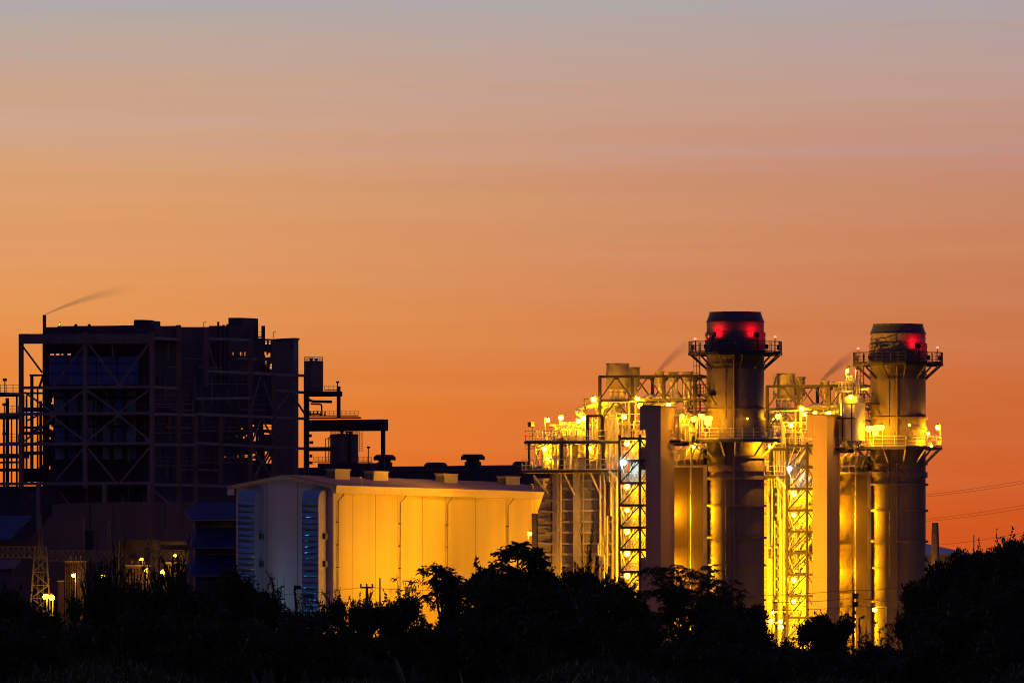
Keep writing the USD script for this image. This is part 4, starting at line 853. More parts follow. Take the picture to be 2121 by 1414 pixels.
for k in range(62):                                     # between the two platforms
    x, y = rg.uniform(-20.0, -10.8), rg.uniform(-6.3, -4.8); r = rg.choice([.04, .05, .07, .09, .12, .18])
    if rg.random() < .6: pw.part('pipe', MB().pipe([(x, y, Z0 + rg.uniform(0, .8)), (x, y, Z1_ - rg.uniform(.2, 1.4)), (x + rg.uniform(-1.2, 1.2), y, Z1_ - .2)], r, 7), M[rg.choice(['insul', 'galv', 'stiff'])])
    else: pw.part('pipe', MB().pipe([(x, y, Z1_ - .3), (x, y, Z0 + rg.uniform(1, 2)), (x + rg.uniform(-2, 2), y, Z0 + rg.uniform(.8, 1.8))], r, 7), M[rg.choice(['insul', 'galv', 'stiff'])])
    if k % 3 == 0: valve(np.array([x, y - r - .05, Z0 + 1.2]))
for k in range(12): xx = -12.2 + .15 * k; pw.part('pipe', MB().pipe([(xx, -6.5, Z1_ - 4.2 * (k % 2)), (xx, -6.5, Z1_ + 2.4), (xx + .2, -5.4, Z1_ + 2.4)], .055, 7), M['galv'])
for px, y0, y1, r in ((1132, 900, 968, .16), (1128, 930, 970, .22), (1180, 922, 970, .3), (1244, 922, 970, .24), (1186, 880, 905, .16), (1229, 865, 910, .14)): pw.part('riser', MB().tube([T(px, y0, -5.9), T(px, y1, -5.9)], r, 10), M['insul'])
pw.part('bent_duct', MB().pipe([T(1262, 835, -1.5), T(1230, 838, -1.5), T(1204, 846, -1.5), T(1196, 853, -2.5), T(1206, 860, -3.5)], .34, 14, 1.4), M['insul'])
pw.part('bent_duct', MB().pipe([T(1290, 830, 0), T(1272, 838, 0), T(1252, 842, 0), T(1240, 872, 0)], .3, 12, 1.0), M['insul'])
pw.part('bent_duct', MB().pipe([T(1398, 832, -1), T(1380, 838, -1), T(1350, 842, -1), T(1335, 862, -1)], .3, 12, 1.0), M['insul'])
pw.part('bent_duct', MB().pipe([T(1336, 826, 1), T(1345, 820, 1), T(1362, 823, 1), T(1385, 832, 1)], .26, 12, 1.0), M['insul'])
a, b = T(1188, 971, -4.9), T(1216, 921, -4.9); pw.part('riser_box', MB().box(a[0], b[0], -4.9, -3, a[2], b[2]), M['insul']); a, b = T(1167, 971, -5.4), T(1182, 949, -5.4); pw.part('cabinet', MB().box(a[0], b[0], -5.4, -4.6, a[2], b[2]), M['stiff'])
a, b = T(1219, 971, -5.2), T(1245, 951, -5.2); pw.part('cabinet', MB().box(a[0], b[0], -5.2, -4.5, a[2], b[2]), M['stiff'])
for k in range(26):                                     # tail platform beside the stack
    x = rg.uniform(-6.5, -2.6); y = rg.uniform(-6.4, -4.0); h = rg.uniform(.6, 1.9); r = rg.choice([.04, .06, .09])
    pw.part('pipe', MB().pipe([(x, y, Z1_), (x, y, Z1_ + h), (x + rg.uniform(-.9, .9), y, Z1_ + h)], r, 7), M[rg.choice(['insul', 'galv'])])
for k in range(22): xx = -10.9 + .11 * k + rg.uniform(-.05, .05); yy = rg.uniform(-5.6, -4.9); pw.part('pipe', MB().tube([(xx, yy, Z0 - rg.choice([0, 3, 10])), (xx, yy, Z1_ - rg.uniform(.2, 1))], rg.choice([.05, .07, .1]), 7), M[rg.choice(['insul', 'galv', 'stiff'])])
for x in np.linspace(-4.9, -4.0, 3): pw.part('white_panel', MB().box(x, x + .22, -6.3, -6.2, Z1_ + .4, Z1_ + 2.6), M['fascia'])

DUPS = {}
for t_, l2 in COPIES: DUPS[t_.path] = dup(t_, OFF, l2)

# domed vessel in front of the right stack only
F2 = Frame(1860, 1297); T2 = F2.T
c = T2(1766, 912, -5.2); zt2 = T2(1766, 816, -5.2)[2]; r = 1.35; h = zt2 - c[2]
dv = Thing('domed_vessel', 'upright domed vessel with a small railed top, left of the right stack', 'vessel', F2, c)
dv.part('shell', MB().lathe([(r, 0), (r, h - .9), (r * .95, h - .55), (r * .78, h - .22), (r * .45, h - .04), (.02, h)], 32, c), M['insul'], smooth=40)
dv.part('band', MB().lathe([(r, h - 1.0), (r + .06, h - 1.0), (r + .06, h - .88), (r, h - .88)], 32, c), M['stiff'])
a, b = T2(1742, 812, -5.6), T2(1772, 812, -5.6)
pf = dv.part('top_platform', MB().box(a[0], b[0], -6.4, -4.2, a[2] - .1, a[2]), M['grate'])
dv.part('railing', MB().rail([(a[0], -4.2, a[2]), (a[0], -6.4, a[2]), (b[0], -6.4, a[2]), (b[0], -4.2, a[2])], 1.1, .45, .05), M['galv'], pf)
for k in range(4): xx = a[0] + (b[0] - a[0]) * k / 3; dv.part('leg', MB().bar((xx, -5.2, a[2]), (xx, -5.2, a[2] - 1.2), .1), M['galv'], pf)
for px, y0, y1, rr_ in ((1753, 770, 812, .10), (1759, 778, 812, .12), (1766, 778, 812, .10), (1774, 765, 840, .14), (1780, 785, 850, .1)): dv.part('pipe', MB().tube([T2(px, y0, -5.3), T2(px, y1, -5.3)], rr_), M['insul'])
for y in (780, 787): dv.part('pipe', MB().tube([T2(1752, y, -5.3), T2(1768, y, -5.3)], .08), M['insul'])
dv.part('arm', MB().bar(T2(1752, 759, -5.3), T2(1790, 758, -5.3), .12, .18).bar(T2(1774, 759, -5.3), T2(1774, 800, -5.3), .16), M['black'])
dv.part('pipe', MB().pipe([T2(1770, 812, -5.0), T2(1772, 805, -5.0), T2(1800, 804, -5.0)], .2), M['insul'])
dv.part('landing', MB().bar(T2(1735, 866, -6.8), T2(1772, 866, -6.8), .8, .16), M['black'])
for px in (1745, 1764): dv.part('post', MB().bar(T2(px, 812, -6.5), T2(px, 910, -6.5), .1), M['black'])
# ------------------------------------------------------------------ lamps
def globe(c, r):
    m = trimesh.creation.icosphere(1, r); return MB().add(m.vertices + np.asarray(c), m.faces)
def lamp(fr, p, label, h=0.0, arm=(0, 0), r=.26, m='sodium', group=None, wall=None):
    """A bulkhead or pole-top lamp: a glass globe under a small cap, on a pole of height h or a wall bracket."""
    p = np.asarray(p, float); b = p + [arm[0], arm[1], -h] if h else p; r *= .82 + .36 * random.Random(label).random()
    t = Thing('pole_lamp' if h else 'bulkhead_lamp', label, 'lamp', fr, b, group)
    if h:
        top = p + [arm[0], arm[1], r + .05]
        t.part('pole', MB().bar(b, top, .09).bar(top, p + [0, 0, r + .05], .07), M['galv'])
    elif wall is not None: t.part('bracket', MB().bar(p + [0, 0, r + .04], p + np.asarray(wall) + [0, 0, r + .04], .06), M['galv'])
    t.part('cap', MB().lathe([(.01, r + .16), (.10, r + .14), (r * .62, r * .95), (r * .55, r * .80), (.01, r * .80)], 12, p), M['housing'])
    t.part('globe', globe(p, r), M[m])
    return t
def flood(fr, p, aim, label, w=.5, hgt=.35, m='flood', post=None, name='floodlight', lm='housing'):
    """A floodlight: an open-fronted box with a glowing pane, on a post down to z = post."""
    p = np.asarray(p, float); d = np.asarray(aim, float); d /= np.linalg.norm(d)
    a = np.cross(d, [0, 0, 1.0]); a /= np.linalg.norm(a); b = np.cross(a, d)
    t = Thing(name, label, 'lamp', fr, p if post is None else [p[0], p[1], post])
    if post is not None: t.part('post', MB().tube([p - d * .35 + [0, 0, -.2], (p - d * .35) * [1, 1, 0] + [0, 0, post]], .09, 8), M[lm])
    bk = p - d * .3; hs = MB()
    hs.bar(bk, bk + d * .04, w + .1, hgt + .1)
    for s_ in (-1, 1):
        hs.bar(bk + a * s_ * (w / 2 + .03), p + d * .12 + a * s_ * (w / 2 + .03), .04, hgt + .1)
        hs.bar(bk + b * s_ * (hgt / 2 + .03), p + d * .12 + b * s_ * (hgt / 2 + .03), w + .1, .04)
    t.part('housing', hs, M[lm])
    A_, B_ = a * w / 2, b * hgt / 2; q_ = p - d * .1
    t.part('lens', MB().add([q_ - A_ - B_, q_ + A_ - B_, q_ + A_ + B_, q_ - A_ + B_], [[0, 1, 2], [0, 2, 3]]), M[m])
    return t
T, S = F1.T, F1.S
for px, py, t_, h, arm, lab in (
    (1134.5, 870, -6.7, 2.0, (-.32, 0), 'starry pole lamp at the left end of the left upper platform'),
    (1162, 865, -4, 2.0, (-.1, 0), 'second pole lamp from the left on the left upper platform'),
    (1199, 872, -6.6, 1.7, (-.28, 0), 'lower of the close pair of lamps by the bent shiny duct'),
    (1209, 866, -4.2, 2.0, (-.2, 0), 'upper of the close pair of lamps by the bent shiny duct'),
    (1229, 827, -3.5, 1.2, (.3, 0), 'lamp beside the left post of the left vent frame'),
    (1321, 826, -3.6, 2.3, (-.25, 0), 'lamp on the vent frame under the slim silencer'),
    (1326, 840, -6.5, 1.6, (.2, 0), 'lamp peeping over the purple sheeted tower'),
    (1293, 863, -6.6, 2.2, (-.2, 0), 'lamp above the purple tower stair, right of the fat drum'),
    (1436, 868, -6.2, 2.0, (.3, 0), 'left of the two pole lamps near the left stack'),
    (1453, 862, -6.4, 2.0, (-.3, 0), 'right of the two pole lamps near the left stack')):
    lamp(F1, T(px, py, t_), lab, h, arm, m='sodmid' if px > 1430 else 'sodium')
lamp(F1, T(1222, 927.5, -6.4), 'bulkhead lamp hanging under the left upper platform', wall=(0, .5, 0))
lamp(F1, T(1128, 929, -6.4), 'bulkhead lamp between the two left platforms at their left end', wall=(0, .5, 0))
lamp(F1, T(1137, 948, -5.9), 'bright lamp low beside the white risers on the left lower platform', r=.24, wall=(0, .5, 0))
lamp(F1, T(1246, 940, -5.9), 'lamp by the tall white riser on the left lower platform', r=.22, wall=(0, .5, 0))
lamp(F1, T(1385, 838, -5.5), 'lamp glowing over the roof edge of the purple tower', h=1.5, arm=(.2, 0))
lamp(F1, T(1413, 862, -4.0), 'lamp among the pipes right of the purple tower', h=1.2, arm=(.1, 0), r=.2, m='sodiumlow')
lamp(F1, T(1299, 918, TT + .3), 'topmost bulkhead lamp of the left stair tower', r=.25, wall=(-.3, .3, 0))
lamp(F1, T(1291, 957, TT - .1), 'cold white lamp on the left stair tower', r=.27, m='white', wall=(-.3, .3, 0))
ORD = ['first', 'second', 'third', 'fourth', 'lowest']
for k, py in enumerate((1003, 1051, 1095, 1141, 1187)):
    lamp(F1, T(1299, py + 5, TT + .35), f'{ORD[k]} yellow lamp below the white one on the left stair tower', r=.27, wall=(-.3, .3, 0))
    lamp(F1, T(1316, py + 18, yd_ - .4), f'small lamp inside the left stair tower below its {ORD[k]} yellow lamp', r=.15, wall=(0, .4, 0))  # small lamps added inside to brighten the stairs
for k, (px, py) in enumerate(((1462, 868), (1470, 866), (1466, 876))):
    lamp(F1, T(px, py, -5.2), f'{("left", "right", "lower")[k]} lamp of the dazzling group against the left stack', r=.27, h=.9 if k < 2 else 0, arm=(.1, .1), wall=(0, .4, 0), m='sodiumlow')
lamp(F1, (2.55, -3.3, z1(868)), 'lamp hidden by glare on the right front of the left stack band', r=.12, m='sodiumlow', wall=(-.2, .4, 0))
lamp(F1, (4.0, 2.0, z1(862)), 'pole lamp on the right side of the left stack platform', h=2.2, arm=(.3, 0), m='sodmid')
lamp(F1, (-2.0, -3.9, z1(863)), 'pole lamp on the left front of the left stack platform', h=1.8, arm=(-.2, 0), r=.13, m='sodiumlow')
for k, z in enumerate((3.5, 9.5, 15.5)): flood(F1, (-7.5, -2.33, z), (1, -.03, .03), f'{("low", "middle", "high")[k]} floodlight in the gap behind the purple sheeted tower', .3, .5, 'gap')
lamp(F1, S(1098.5, 1105, -22.0), 'starry wall lamp at the foot of the left boiler inlet', r=.2, h=1.6, arm=(-.28, 0))
T2, S2 = F2.T, F2.S
for px, py, t_, h, arm, lab in ((1598, 865, 1.5, 2.0, (.3, 0), 'pole lamp just right of the left stack band'), (1638, 880, -5, 1.2, (.2, 0), 'lamp under the frame right of the left stack'), (1661, 846, -3.6, 2.0, (-.2, 0), 'lamp on the right vent frame above the orange tower'),
    (1667, 858, -6.4, 1.5, (.2, 0), 'lamp peeping over the orange sheeted tower at its left'), (1688, 856, -5.2, 1.2, (.2, 0), 'small lamp behind the orange tower roof'), (1716, 857, -5.6, 1.5, (.2, 0), 'starry lamp over the roof edge of the orange tower'),
    (1943, 885, 1.5, 2.2, (.25, 0), 'starry pole lamp on the right end of the right stack platform')):
    lamp(F2, T2(px, py, t_), lab, h, arm)
lamp(F2, (3.9, -1.2, T2(1936, 898, 0)[2]), 'lower lamp just left of the right end pole lamp', r=.2, h=.7, arm=(-.1, 0))
lamp(F2, T2(1755, 768, -5.6), 'lamp at the very top of the domed vessel', r=.18, wall=(0, .4, .1))
lamp(F2, T2(1762, 822, -6.8), 'lamp shining on the dome of the vessel', r=.2, wall=(0, .6, 0))
lamp(F2, T2(1635, 970, TT - .1), 'cold white lamp on the right stair tower', r=.27, m='white', wall=(-.3, .3, 0))
for k, py in enumerate((1017, 1061, 1196, 1240)):
    lamp(F2, T2(1644, py + 5, TT + .35), f'{ORD[k]} yellow lamp below the white one on the right stair tower', r=.27, wall=(-.3, .3, 0))
    lamp(F2, T2(1659, py + 18, yd_ - .4), f'small lamp inside the right stair tower below its {ORD[k]} yellow lamp', r=.15, wall=(0, .4, 0))  # the same added small lamps, brightening the right stairs
for k, (px, py) in enumerate(((1799, 888), (1808, 887), (1817, 886), (1826, 885), (1812, 897))):
    lamp(F2, T2(px, py, -5.4), f'{("leftmost", "second", "third", "rightmost", "lower")[k]} lamp of the dazzling row before the right stack', r=.28, h=.9 if k < 4 else 0, arm=(.1, .1), wall=(0, .4, 0), m='sodiumlow')
lamp(F2, (2.5, -3.35, T2(1905, 880, -3)[2]), 'lamp hidden by glare on the right front of the right stack band', r=.12, m='sodiumlow', wall=(-.2, .4, 0))
for k, z in enumerate((3.5, 9.5, 15.5)): flood(F2, (-7.5, -2.33, z), (1, -.03, .03), f'{("low", "middle", "high")[k]} floodlight in the gap behind the orange sheeted tower', .3, .5, 'gap2')
for px, py, lab in ((1600, 1268, 'top lamp of the ground lamps right of the left stack'), (1596, 1286, 'left lamp of the ground lamps right of the left stack'), (1617, 1286, 'right lamp of the ground lamps right of the left stack'), (1617, 1298, 'lowest lamp of the ground lamps right of the left stack')):
    c = F2.D(px, py, 1262); lamp(F2, c, lab, h=c[2] - .1, arm=(.12, 0), r=.23)
c = F2.D(1812, 1262, 1240); lamp(F2, c, 'lone street lamp low before the right stack', h=c[2] - .1, arm=(1.2, .1), r=.22)
flood(VIEW, VIEW.D(1893, 1300, 1332), (1, .06, 1.4), 'added floodlight on the ground aimed at the slim pale chimney', .5, .4, 'addedflood', post=0)  # added lamp, no such source known: lights the chimney from the left
c = VIEW.D(2098, 1266.5, 700); lamp(VIEW, c, 'tiny far lamp glinting through the big right tree', h=c[2] - .1, arm=(.1, 0), r=.07, m='sodiumlow')
for fr, nm in ((F1, 'left'), (F2, 'right')):
    for ang, w_ in ((-.25, 'right'), (-2.75, 'left')):
        zz = z1(910) - .75 if fr is F1 else T2(1860, 910, 0)[2] - .75
        lamp(fr, (4.3 * math.cos(ang), 4.3 * math.sin(ang), zz), f'small lamp slung under the {w_} side of the {nm} stack lower platform', r=.13, m='slung', wall=(0, 0, .3))
for px, nm in ((510, 'left'), (643, 'right')):
    p = FW.T(px, 1300, -3.3); flood(FW, (p[0], -3.3, 2.2), (0, .10, 1), f'cold lamp shining up the {nm} blue duct from the shrubs', .5, .5, 'bluewash', post=0)
# yard floodlights between the boilers and the shed, and behind the left stack
for k, (x, y, z) in enumerate(((15, 9, 8.6), (16, 20, 8.6), (17, 33, 9.0), (17, 48, 9.5))):
    flood(FW, (x, y, z), (-1, .05, .02), f'yard floodlight facing the pale shed, {("nearest", "second", "third", "farthest")[k]} along its side', .9, .6, 'yardflood', post=0)
flood(F2, (-26, -32, 4.0), (19.5, 22.4, 10), 'floodlight on the ground facing the orange sheeted tower', 1.0, .8, 'farflood', post=0)
flood(F1, (-20.6, -5.6, 24.6), (-1, .3, -.12), 'added floodlight on the left end of the platform facing the shed roof', .5, .4, 'addedflood', post=z1(914))  # added lamp: brightens roof vents that the platform lamps barely reach
flood(F1, (-30, -16, 7.5), (.6, .8, .10), 'floodlight in the yard facing the left boiler', .6, .5, 'casingflood', post=0)
for k, (px, py, ax) in enumerate(((95, 1235, -.1), (107, 1237, .3))):
    c = VIEW.D(px, py, 1176 + k); lamp(VIEW, c, f'{("left", "right")[k]} lamp of the bright pair at the foot of the lattice tower', h=c[2] - .1, arm=(.1, .1), r=.3, m='sodiumlow')
for px, py, d, lab in ((152, 1191, 1211, 'lamp behind the tall lit transformer'), (212, 1193, 1200, 'lamp glinting through the bushes left of the spiky shrubs'), (300, 1180, 1210, 'lamp at the foot of the lattice mast near the blue canopies'), (335, 1184, 1209, 'lamp glinting beside the lattice mast foot'), (362, 1150, 1343, 'lamp under the concrete works, nearest the blue canopies'), (292, 1158, 1343, 'lamp under the concrete works, behind the lattice mast')):
    c = VIEW.D(px, py, d); lamp(VIEW, c, lab, h=c[2] - .1, arm=(.2, .1), r=.15 if px != 150 else .24, m='sodium' if d < 1300 else 'sodiumlow')
c = FB.T(124, 671, 3); lamp(FB, c, 'tiny orange lamp on the boiler house roof', h=.4, r=.07, m='sodiumlow', arm=(.02, 0))
# red aircraft warning beacons
def beacon(fr, p, h, label):
    p = np.asarray(p, float); t = Thing('warning_beacon', label, 'beacon', fr, p - [0, 0, h])
    t.part('pole', MB().bar(p - [0, 0, h], p - [0, 0, .1], .06), M['black']); t.part('foot', MB().lathe([(.01, -.18), (.14, -.18), (.16, -.1), (.01, -.1)], 10, p), M['black'])
    t.part('lens', globe(p, .15), M['red'])
def bp(fr, px, py, t=0): return fr.T(px, py, t)
beacon(F1, bp(F1, 1440, 702), 1.5, 'red beacon on the left side of the left stack platform')
beacon(F1, bp(F1, 1605.5, 698), 1.7, 'red beacon on the right side of the left stack platform')
beacon(F1, bp(F1, 1469.5, 697, -2.2), 1.7, 'red beacon in front of the left stack band')
beacon(F2, bp(F2, 1777.5, 722), 1.5, 'red beacon on the left side of the right stack platform')
beacon(F2, bp(F2, 1942, 720), 1.7, 'red beacon on the right side of the right stack platform')
for fr, ang, lab in ((F1, -1.83, 'hooded red lamp on the left of the left stack front'), (F1, -.62, 'hooded red lamp on the right of the left stack front'), (F2, -.66, 'hooded red lamp on the right stack front')):
    rr_ = R + .85; p = (rr_ * math.cos(ang), rr_ * math.sin(ang), 33.8)
    flood(fr, p, (-math.cos(ang), -math.sin(ang), .45), lab, .34, .3, 'redflood', post=32.0, name='warning_beacon', lm='black')

# ------------------------------------------------------------------ right of the stacks
FR = Frame(1937, 1335)
c = FR.T(1937, 1190, 0) * [1, 1, 0]
ch = Thing('small_chimney', 'slim pale chimney right of the right stack', 'chimney', FR, c)
zc = FR.T(1937, 1082, 0)[2]
ch.part('shaft', MB().lathe([(.44, 0), (.43, zc - 2.2), (.41, zc - 1.2), (.345, zc), (.30, zc), (.30, zc - 2)], 24, c), M['stack'], smooth=30)
FE = Frame(1918, 1480); T = FE.T
es = Thing('far_shed', 'low far shed with a grey sloping roof at right', 'shed', FE, (0, 0, 0))
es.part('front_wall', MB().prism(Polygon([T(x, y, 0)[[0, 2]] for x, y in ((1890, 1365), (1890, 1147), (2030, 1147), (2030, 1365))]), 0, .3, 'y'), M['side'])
rv_ = np.array([T(1890, 1146, -.3), T(2032, 1146, -.3), T(2032, 1150, 4), T(1890, 1119, 9)]); es.part('roof', MB().add(np.vstack([rv_, rv_ - [0, 0, .2]]), BOXF), M['gable'])
es.part('rail', MB().box(T(1890, 1162, -.1)[0], T(2030, 1162, -.1)[0], -.1, -.02, T(1918, 1163, 0)[2], T(1918, 1161, 0)[2]), M['stiff'])
b0 = VIEW.D(2017, 1107, 1400); ms = Thing('thin_mast', 'thin mast against the pink sky at right', 'mast', VIEW, b0 * [1, 1, 0])
ms.part('pole', MB().tube([b0 * [1, 1, 0], b0], [.11, .06], 8), M['frame'])

# ------------------------------------------------------------------ wooden poles, wires
def pole(px, ytop, d, label, arms, r=.12):
    p = VIEW.D(px, ytop, d); t = Thing('utility_pole', label, 'utility pole', VIEW, p * [1, 1, 0])
    t.part('shaft', MB().tube([p * [1, 1, 0], p], [r, r * .7], 8), M['wood'])
    for (x0, x1, y) in arms:
        a, b = VIEW.D(x0, y, d - .15), VIEW.D(x1, y, d - .15); ar = t.part('crossarm', MB().bar(a, b, .09, .1), M['wood'])
        for k in range(3): q_ = a + (b - a) * (.06 + .44 * k); t.part('insulator', MB().lathe([(.01, .04), (.05, .05), (.035, .1), (.06, .14), (.05, .2), (.01, .22)], 8, q_), M['wood'], ar)
    return t
pl_ = pole(1768, 1226, 620, 'slim utility pole with brackets before the orange tower', [(1769, 1777, 1237), (1769, 1776, 1254)], .075)
pl_.part('spike', MB().tube([VIEW.D(1766.5, 1196, 620), VIEW.D(1767.5, 1228, 620)], .03, 6), M['wood'])
pole(1879, 1213, 640, 'utility pole with a short crossarm beside the big right tree', [(1867, 1890, 1216)], .09)
pole(760, 1213, 700, 'utility pole with crossarm before the glowing shed wall', [(746, 773, 1216)], .1)
pole(787, 1196, 690, 'thin bare pole before the glowing shed wall', [], .06)
p = VIEW.D(661, 1216, 500); hd = Thing('bent_stalk', 'dark drooping stalk before the right blue duct', 'plant', VIEW, VIEW.D(640, 1400, 500))
hd.part('stem', MB().tube([VIEW.D(632, 1400, 500), VIEW.D(624, 1320, 500), VIEW.D(614, 1265, 500), VIEW.D(611, 1225, 500)], [.1, .07, .05, .05], 7), M['bark'])
hd.part('bud', MB().tube([VIEW.D(609, 1226, 500), VIEW.D(612, 1215, 500), VIEW.D(622, 1216, 500), VIEW.D(625, 1219, 500)], [.02, .10, .07, .01], 8), M['bark'])
sl = VIEW.D(1787, 1276, 640); sp = Thing('street_lamp', 'unlit street lamp leaning right of the slim pole', 'street lamp', VIEW, VIEW.D(1780, 1400, 640) * [1, 1, 0])
sp.part('post', MB().tube([VIEW.D(1780, 1400, 640) * [1, 1, 0], VIEW.D(1780, 1280, 640), VIEW.D(1788, 1275, 640)], .045, 7), M['latt']); sp.part('head', MB().bar(VIEW.D(1784, 1281, 640), VIEW.D(1791, 1275, 640), .16, .10), M['latt'])
def wire(a, b, sag, r, label):
    a, b = np.asarray(a), np.asarray(b); pts = [a + (b - a) * s_ - np.array([0, 0, sag * 4 * s_ * (1 - s_)]) for s_ in np.linspace(0, 1, 15)]
    single('overhead_wire', MB().tube(pts, r, 5), M['wire'], label, 'wire', 'overhead wires')
for (x0, y0, x1, y1, r, lab) in ((1880, 1027, 2160, 987, .018, 'highest overhead wire in the sky right of the right stack'), (1880, 1031, 2160, 993, .018, 'second overhead wire in the sky right of the right stack'), (1880, 1078, 2160, 1038, .018, 'third overhead wire in the sky right of the right stack'),
        (1880, 1082, 2160, 1045, .018, 'fourth overhead wire in the sky right of the right stack'), (1930, 1129, 2160, 1094, .018, 'lowest overhead wire in the pink sky at right')):
    wire(wp(x0, y0, 1560), wp(x1, y1, 1500), .25, r, lab)
for (x0, y0, x1, y1, d0, d1, lab) in ((1768, 1221, 1879, 1213, 620, 640, 'topmost wire between the slim pole and the short crossarm'), (1775, 1237, 1885, 1244, 620, 650, 'middle wire right of the slim pole'), (1775, 1253, 1885, 1260, 620, 650, 'lowest wire right of the slim pole'),
        (1440, 1236, 1768, 1221, 600, 620, 'topmost wire left of the slim pole, crossing the left stack'), (1600, 1246, 1770, 1237, 600, 620, 'middle wire left of the slim pole'), (1600, 1262, 1770, 1254, 600, 620, 'lowest wire left of the slim pole'), (560, 1232, 760, 1214, 690, 700, 'wire left of the crossarm pole before the shed'), (760, 1214, 900, 1222, 700, 710, 'wire right of the crossarm pole before the shed')):
    wire(wp(x0, y0, d0), wp(x1, y1, d1), .08, .014, lab)

# ------------------------------------------------------------------ smoke
def plume(name, px, py, d, xl, a, b, r0, r1, dens, label):
    s0 = wp(px, py, d); ts = np.linspace(0, xl, 16); cz = a * ts + b * ts ** 2; rad = r0 + (r1 - r0) * ts / xl
    mb = MB().tube(np.stack([s0[0] + ts, np.full(16, s0[1]), s0[2] + cz], 1), rad * 1.02, 16)
    n = {'g': ('geometry', {}), 'sub': ('vector_math', {'math_type': 'subtract', 'vector2': tuple(s0)}), 'x': ('separate_xyz', {}),
         'bt': ('math', {'math_type': 'multiply_add', 'value2': b, 'value3': a}), 'cz': ('math', {'math_type': 'multiply'}), 'dz': ('math', {'math_type': 'subtract'}),
         'dz2': ('math', {'math_type': 'multiply'}), 'y2': ('math', {'math_type': 'multiply'}), 'r2': ('math', {'math_type': 'add'}),
         'R': ('math', {'math_type': 'multiply_add', 'value2': (r1 - r0) / xl, 'value3': r0}), 'RR': ('math', {'math_type': 'multiply'}), 'q': ('math', {'math_type': 'divide'}),
         'f': ('map_range', {'range_type': 'smoothstep', 'from_min': 1.0, 'from_max': 0.0, 'to_min': 0.0, 'to_max': 1.0, 'clamp': True}),
         'e': ('map_range', {'range_type': 'smoothstep', 'from_min': xl, 'from_max': 0.0, 'to_min': 0.0, 'to_max': 1.0, 'clamp': True}),
         'k': ('math', {'math_type': 'multiply'}), 'kk': ('math', {'math_type': 'divide'}), 'dn': ('math', {'math_type': 'multiply', 'value2': dens}),
         'v': ('principled_volume', {'color': (0.42, 0.38, 0.58), 'anisotropy': 0.0})}
    l = [('g.position', 'sub.vector1'), ('sub.vector', 'x.vector'), ('x.x', 'bt.value1'), ('bt.value', 'cz.value1'), ('x.x', 'cz.value2'), ('x.z', 'dz.value1'), ('cz.value', 'dz.value2'),
         ('dz.value', 'dz2.value1'), ('dz.value', 'dz2.value2'), ('x.y', 'y2.value1'), ('x.y', 'y2.value2'), ('dz2.value', 'r2.value1'), ('y2.value', 'r2.value2'), ('x.x', 'R.value1'),
         ('R.value', 'RR.value1'), ('R.value', 'RR.value2'), ('r2.value', 'q.value1'), ('RR.value', 'q.value2'), ('q.value', 'f.value'), ('x.x', 'e.value'), ('f.result', 'k.value1'), ('e.result', 'k.value2'),
         ('k.value', 'kk.value1'), ('R.value', 'kk.value2'), ('kk.value', 'dn.value1'), ('dn.value', 'v.density')]
    m = usdkit.material(stage, '/World/Looks/' + name, n, l, volume='v.volume')
    single('smoke_plume', mb, m, label, 'smoke', 'smoke plumes', kind='stuff')
plume('smoke_thin', 92, 652, 1404, 11.5, .46, -.016, .12, 1.0, .40, 'thin smoke trail from the slim pipe on the boiler house')
plume('smoke_left', 1365, 768, 1255, 4.2, 1.2, -.10, .42, 1.25, .42, 'short smoke puff from the left unit vent head')
plume('smoke_right', 1702, 789, 1302, 4.8, 1.1, -.09, .40, 1.25, .66, 'short smoke puff from the right unit vent head')

# ------------------------------------------------------------------ vegetation
def leaf_add(mb, P, D, L, W, rng, curl=.0):
    P, D = np.asarray(P, float), np.asarray(D, float); n = len(P)
    D = D / np.maximum(np.linalg.norm(D, axis=1, keepdims=True), 1e-9)
    nr = rng.normal(size=(n, 3)); s_ = np.cross(D, nr); s_ /= np.maximum(np.linalg.norm(s_, axis=1, keepdims=True), 1e-9)
    L = np.broadcast_to(L, n)[:, None] * rng.uniform(.7, 1.25, (n, 1)); W = np.broadcast_to(W, n)[:, None] * rng.uniform(.8, 1.2, (n, 1))
    v = np.stack([P, P + D * L * .45 + s_ * W / 2, P + D * L - np.array([0, 0, 1.0]) * L * curl, P + D * L * .45 - s_ * W / 2], 1).reshape(-1, 3)
    i = np.arange(n)[:, None] * 4
    mb.add(v, np.vstack([i + [0, 1, 2], i + [0, 2, 3]]))
def shoot(mb, tw, p, d, ln, n, L, W, rng, droop=.0, spread=.8, upw=.3):
    """A twig with leaves all along it."""
    d = np.asarray(d, float); d = d / np.linalg.norm(d); s_ = np.linspace(0, 1, 6)
    side = rng.normal(size=3) * .18
    pts = np.asarray(p)[None] + s_[:, None] * ln * d + (s_ ** 2)[:, None] * ln * (side - np.array([0, 0, droop]))
    tw.tube(pts, np.linspace(.012, .004, 6) * (1 + ln * .5), 4, cap=False)
    q = rng.uniform(.15, 1.0, n); P = np.stack([np.interp(q, s_, pts[:, k]) for k in range(3)], 1)
    leaf_add(mb, P, d * upw + rng.normal(size=(n, 3)) * spread - np.array([0, 0, droop * .8]), L, W, rng, droop * .3)
    return pts[-1]
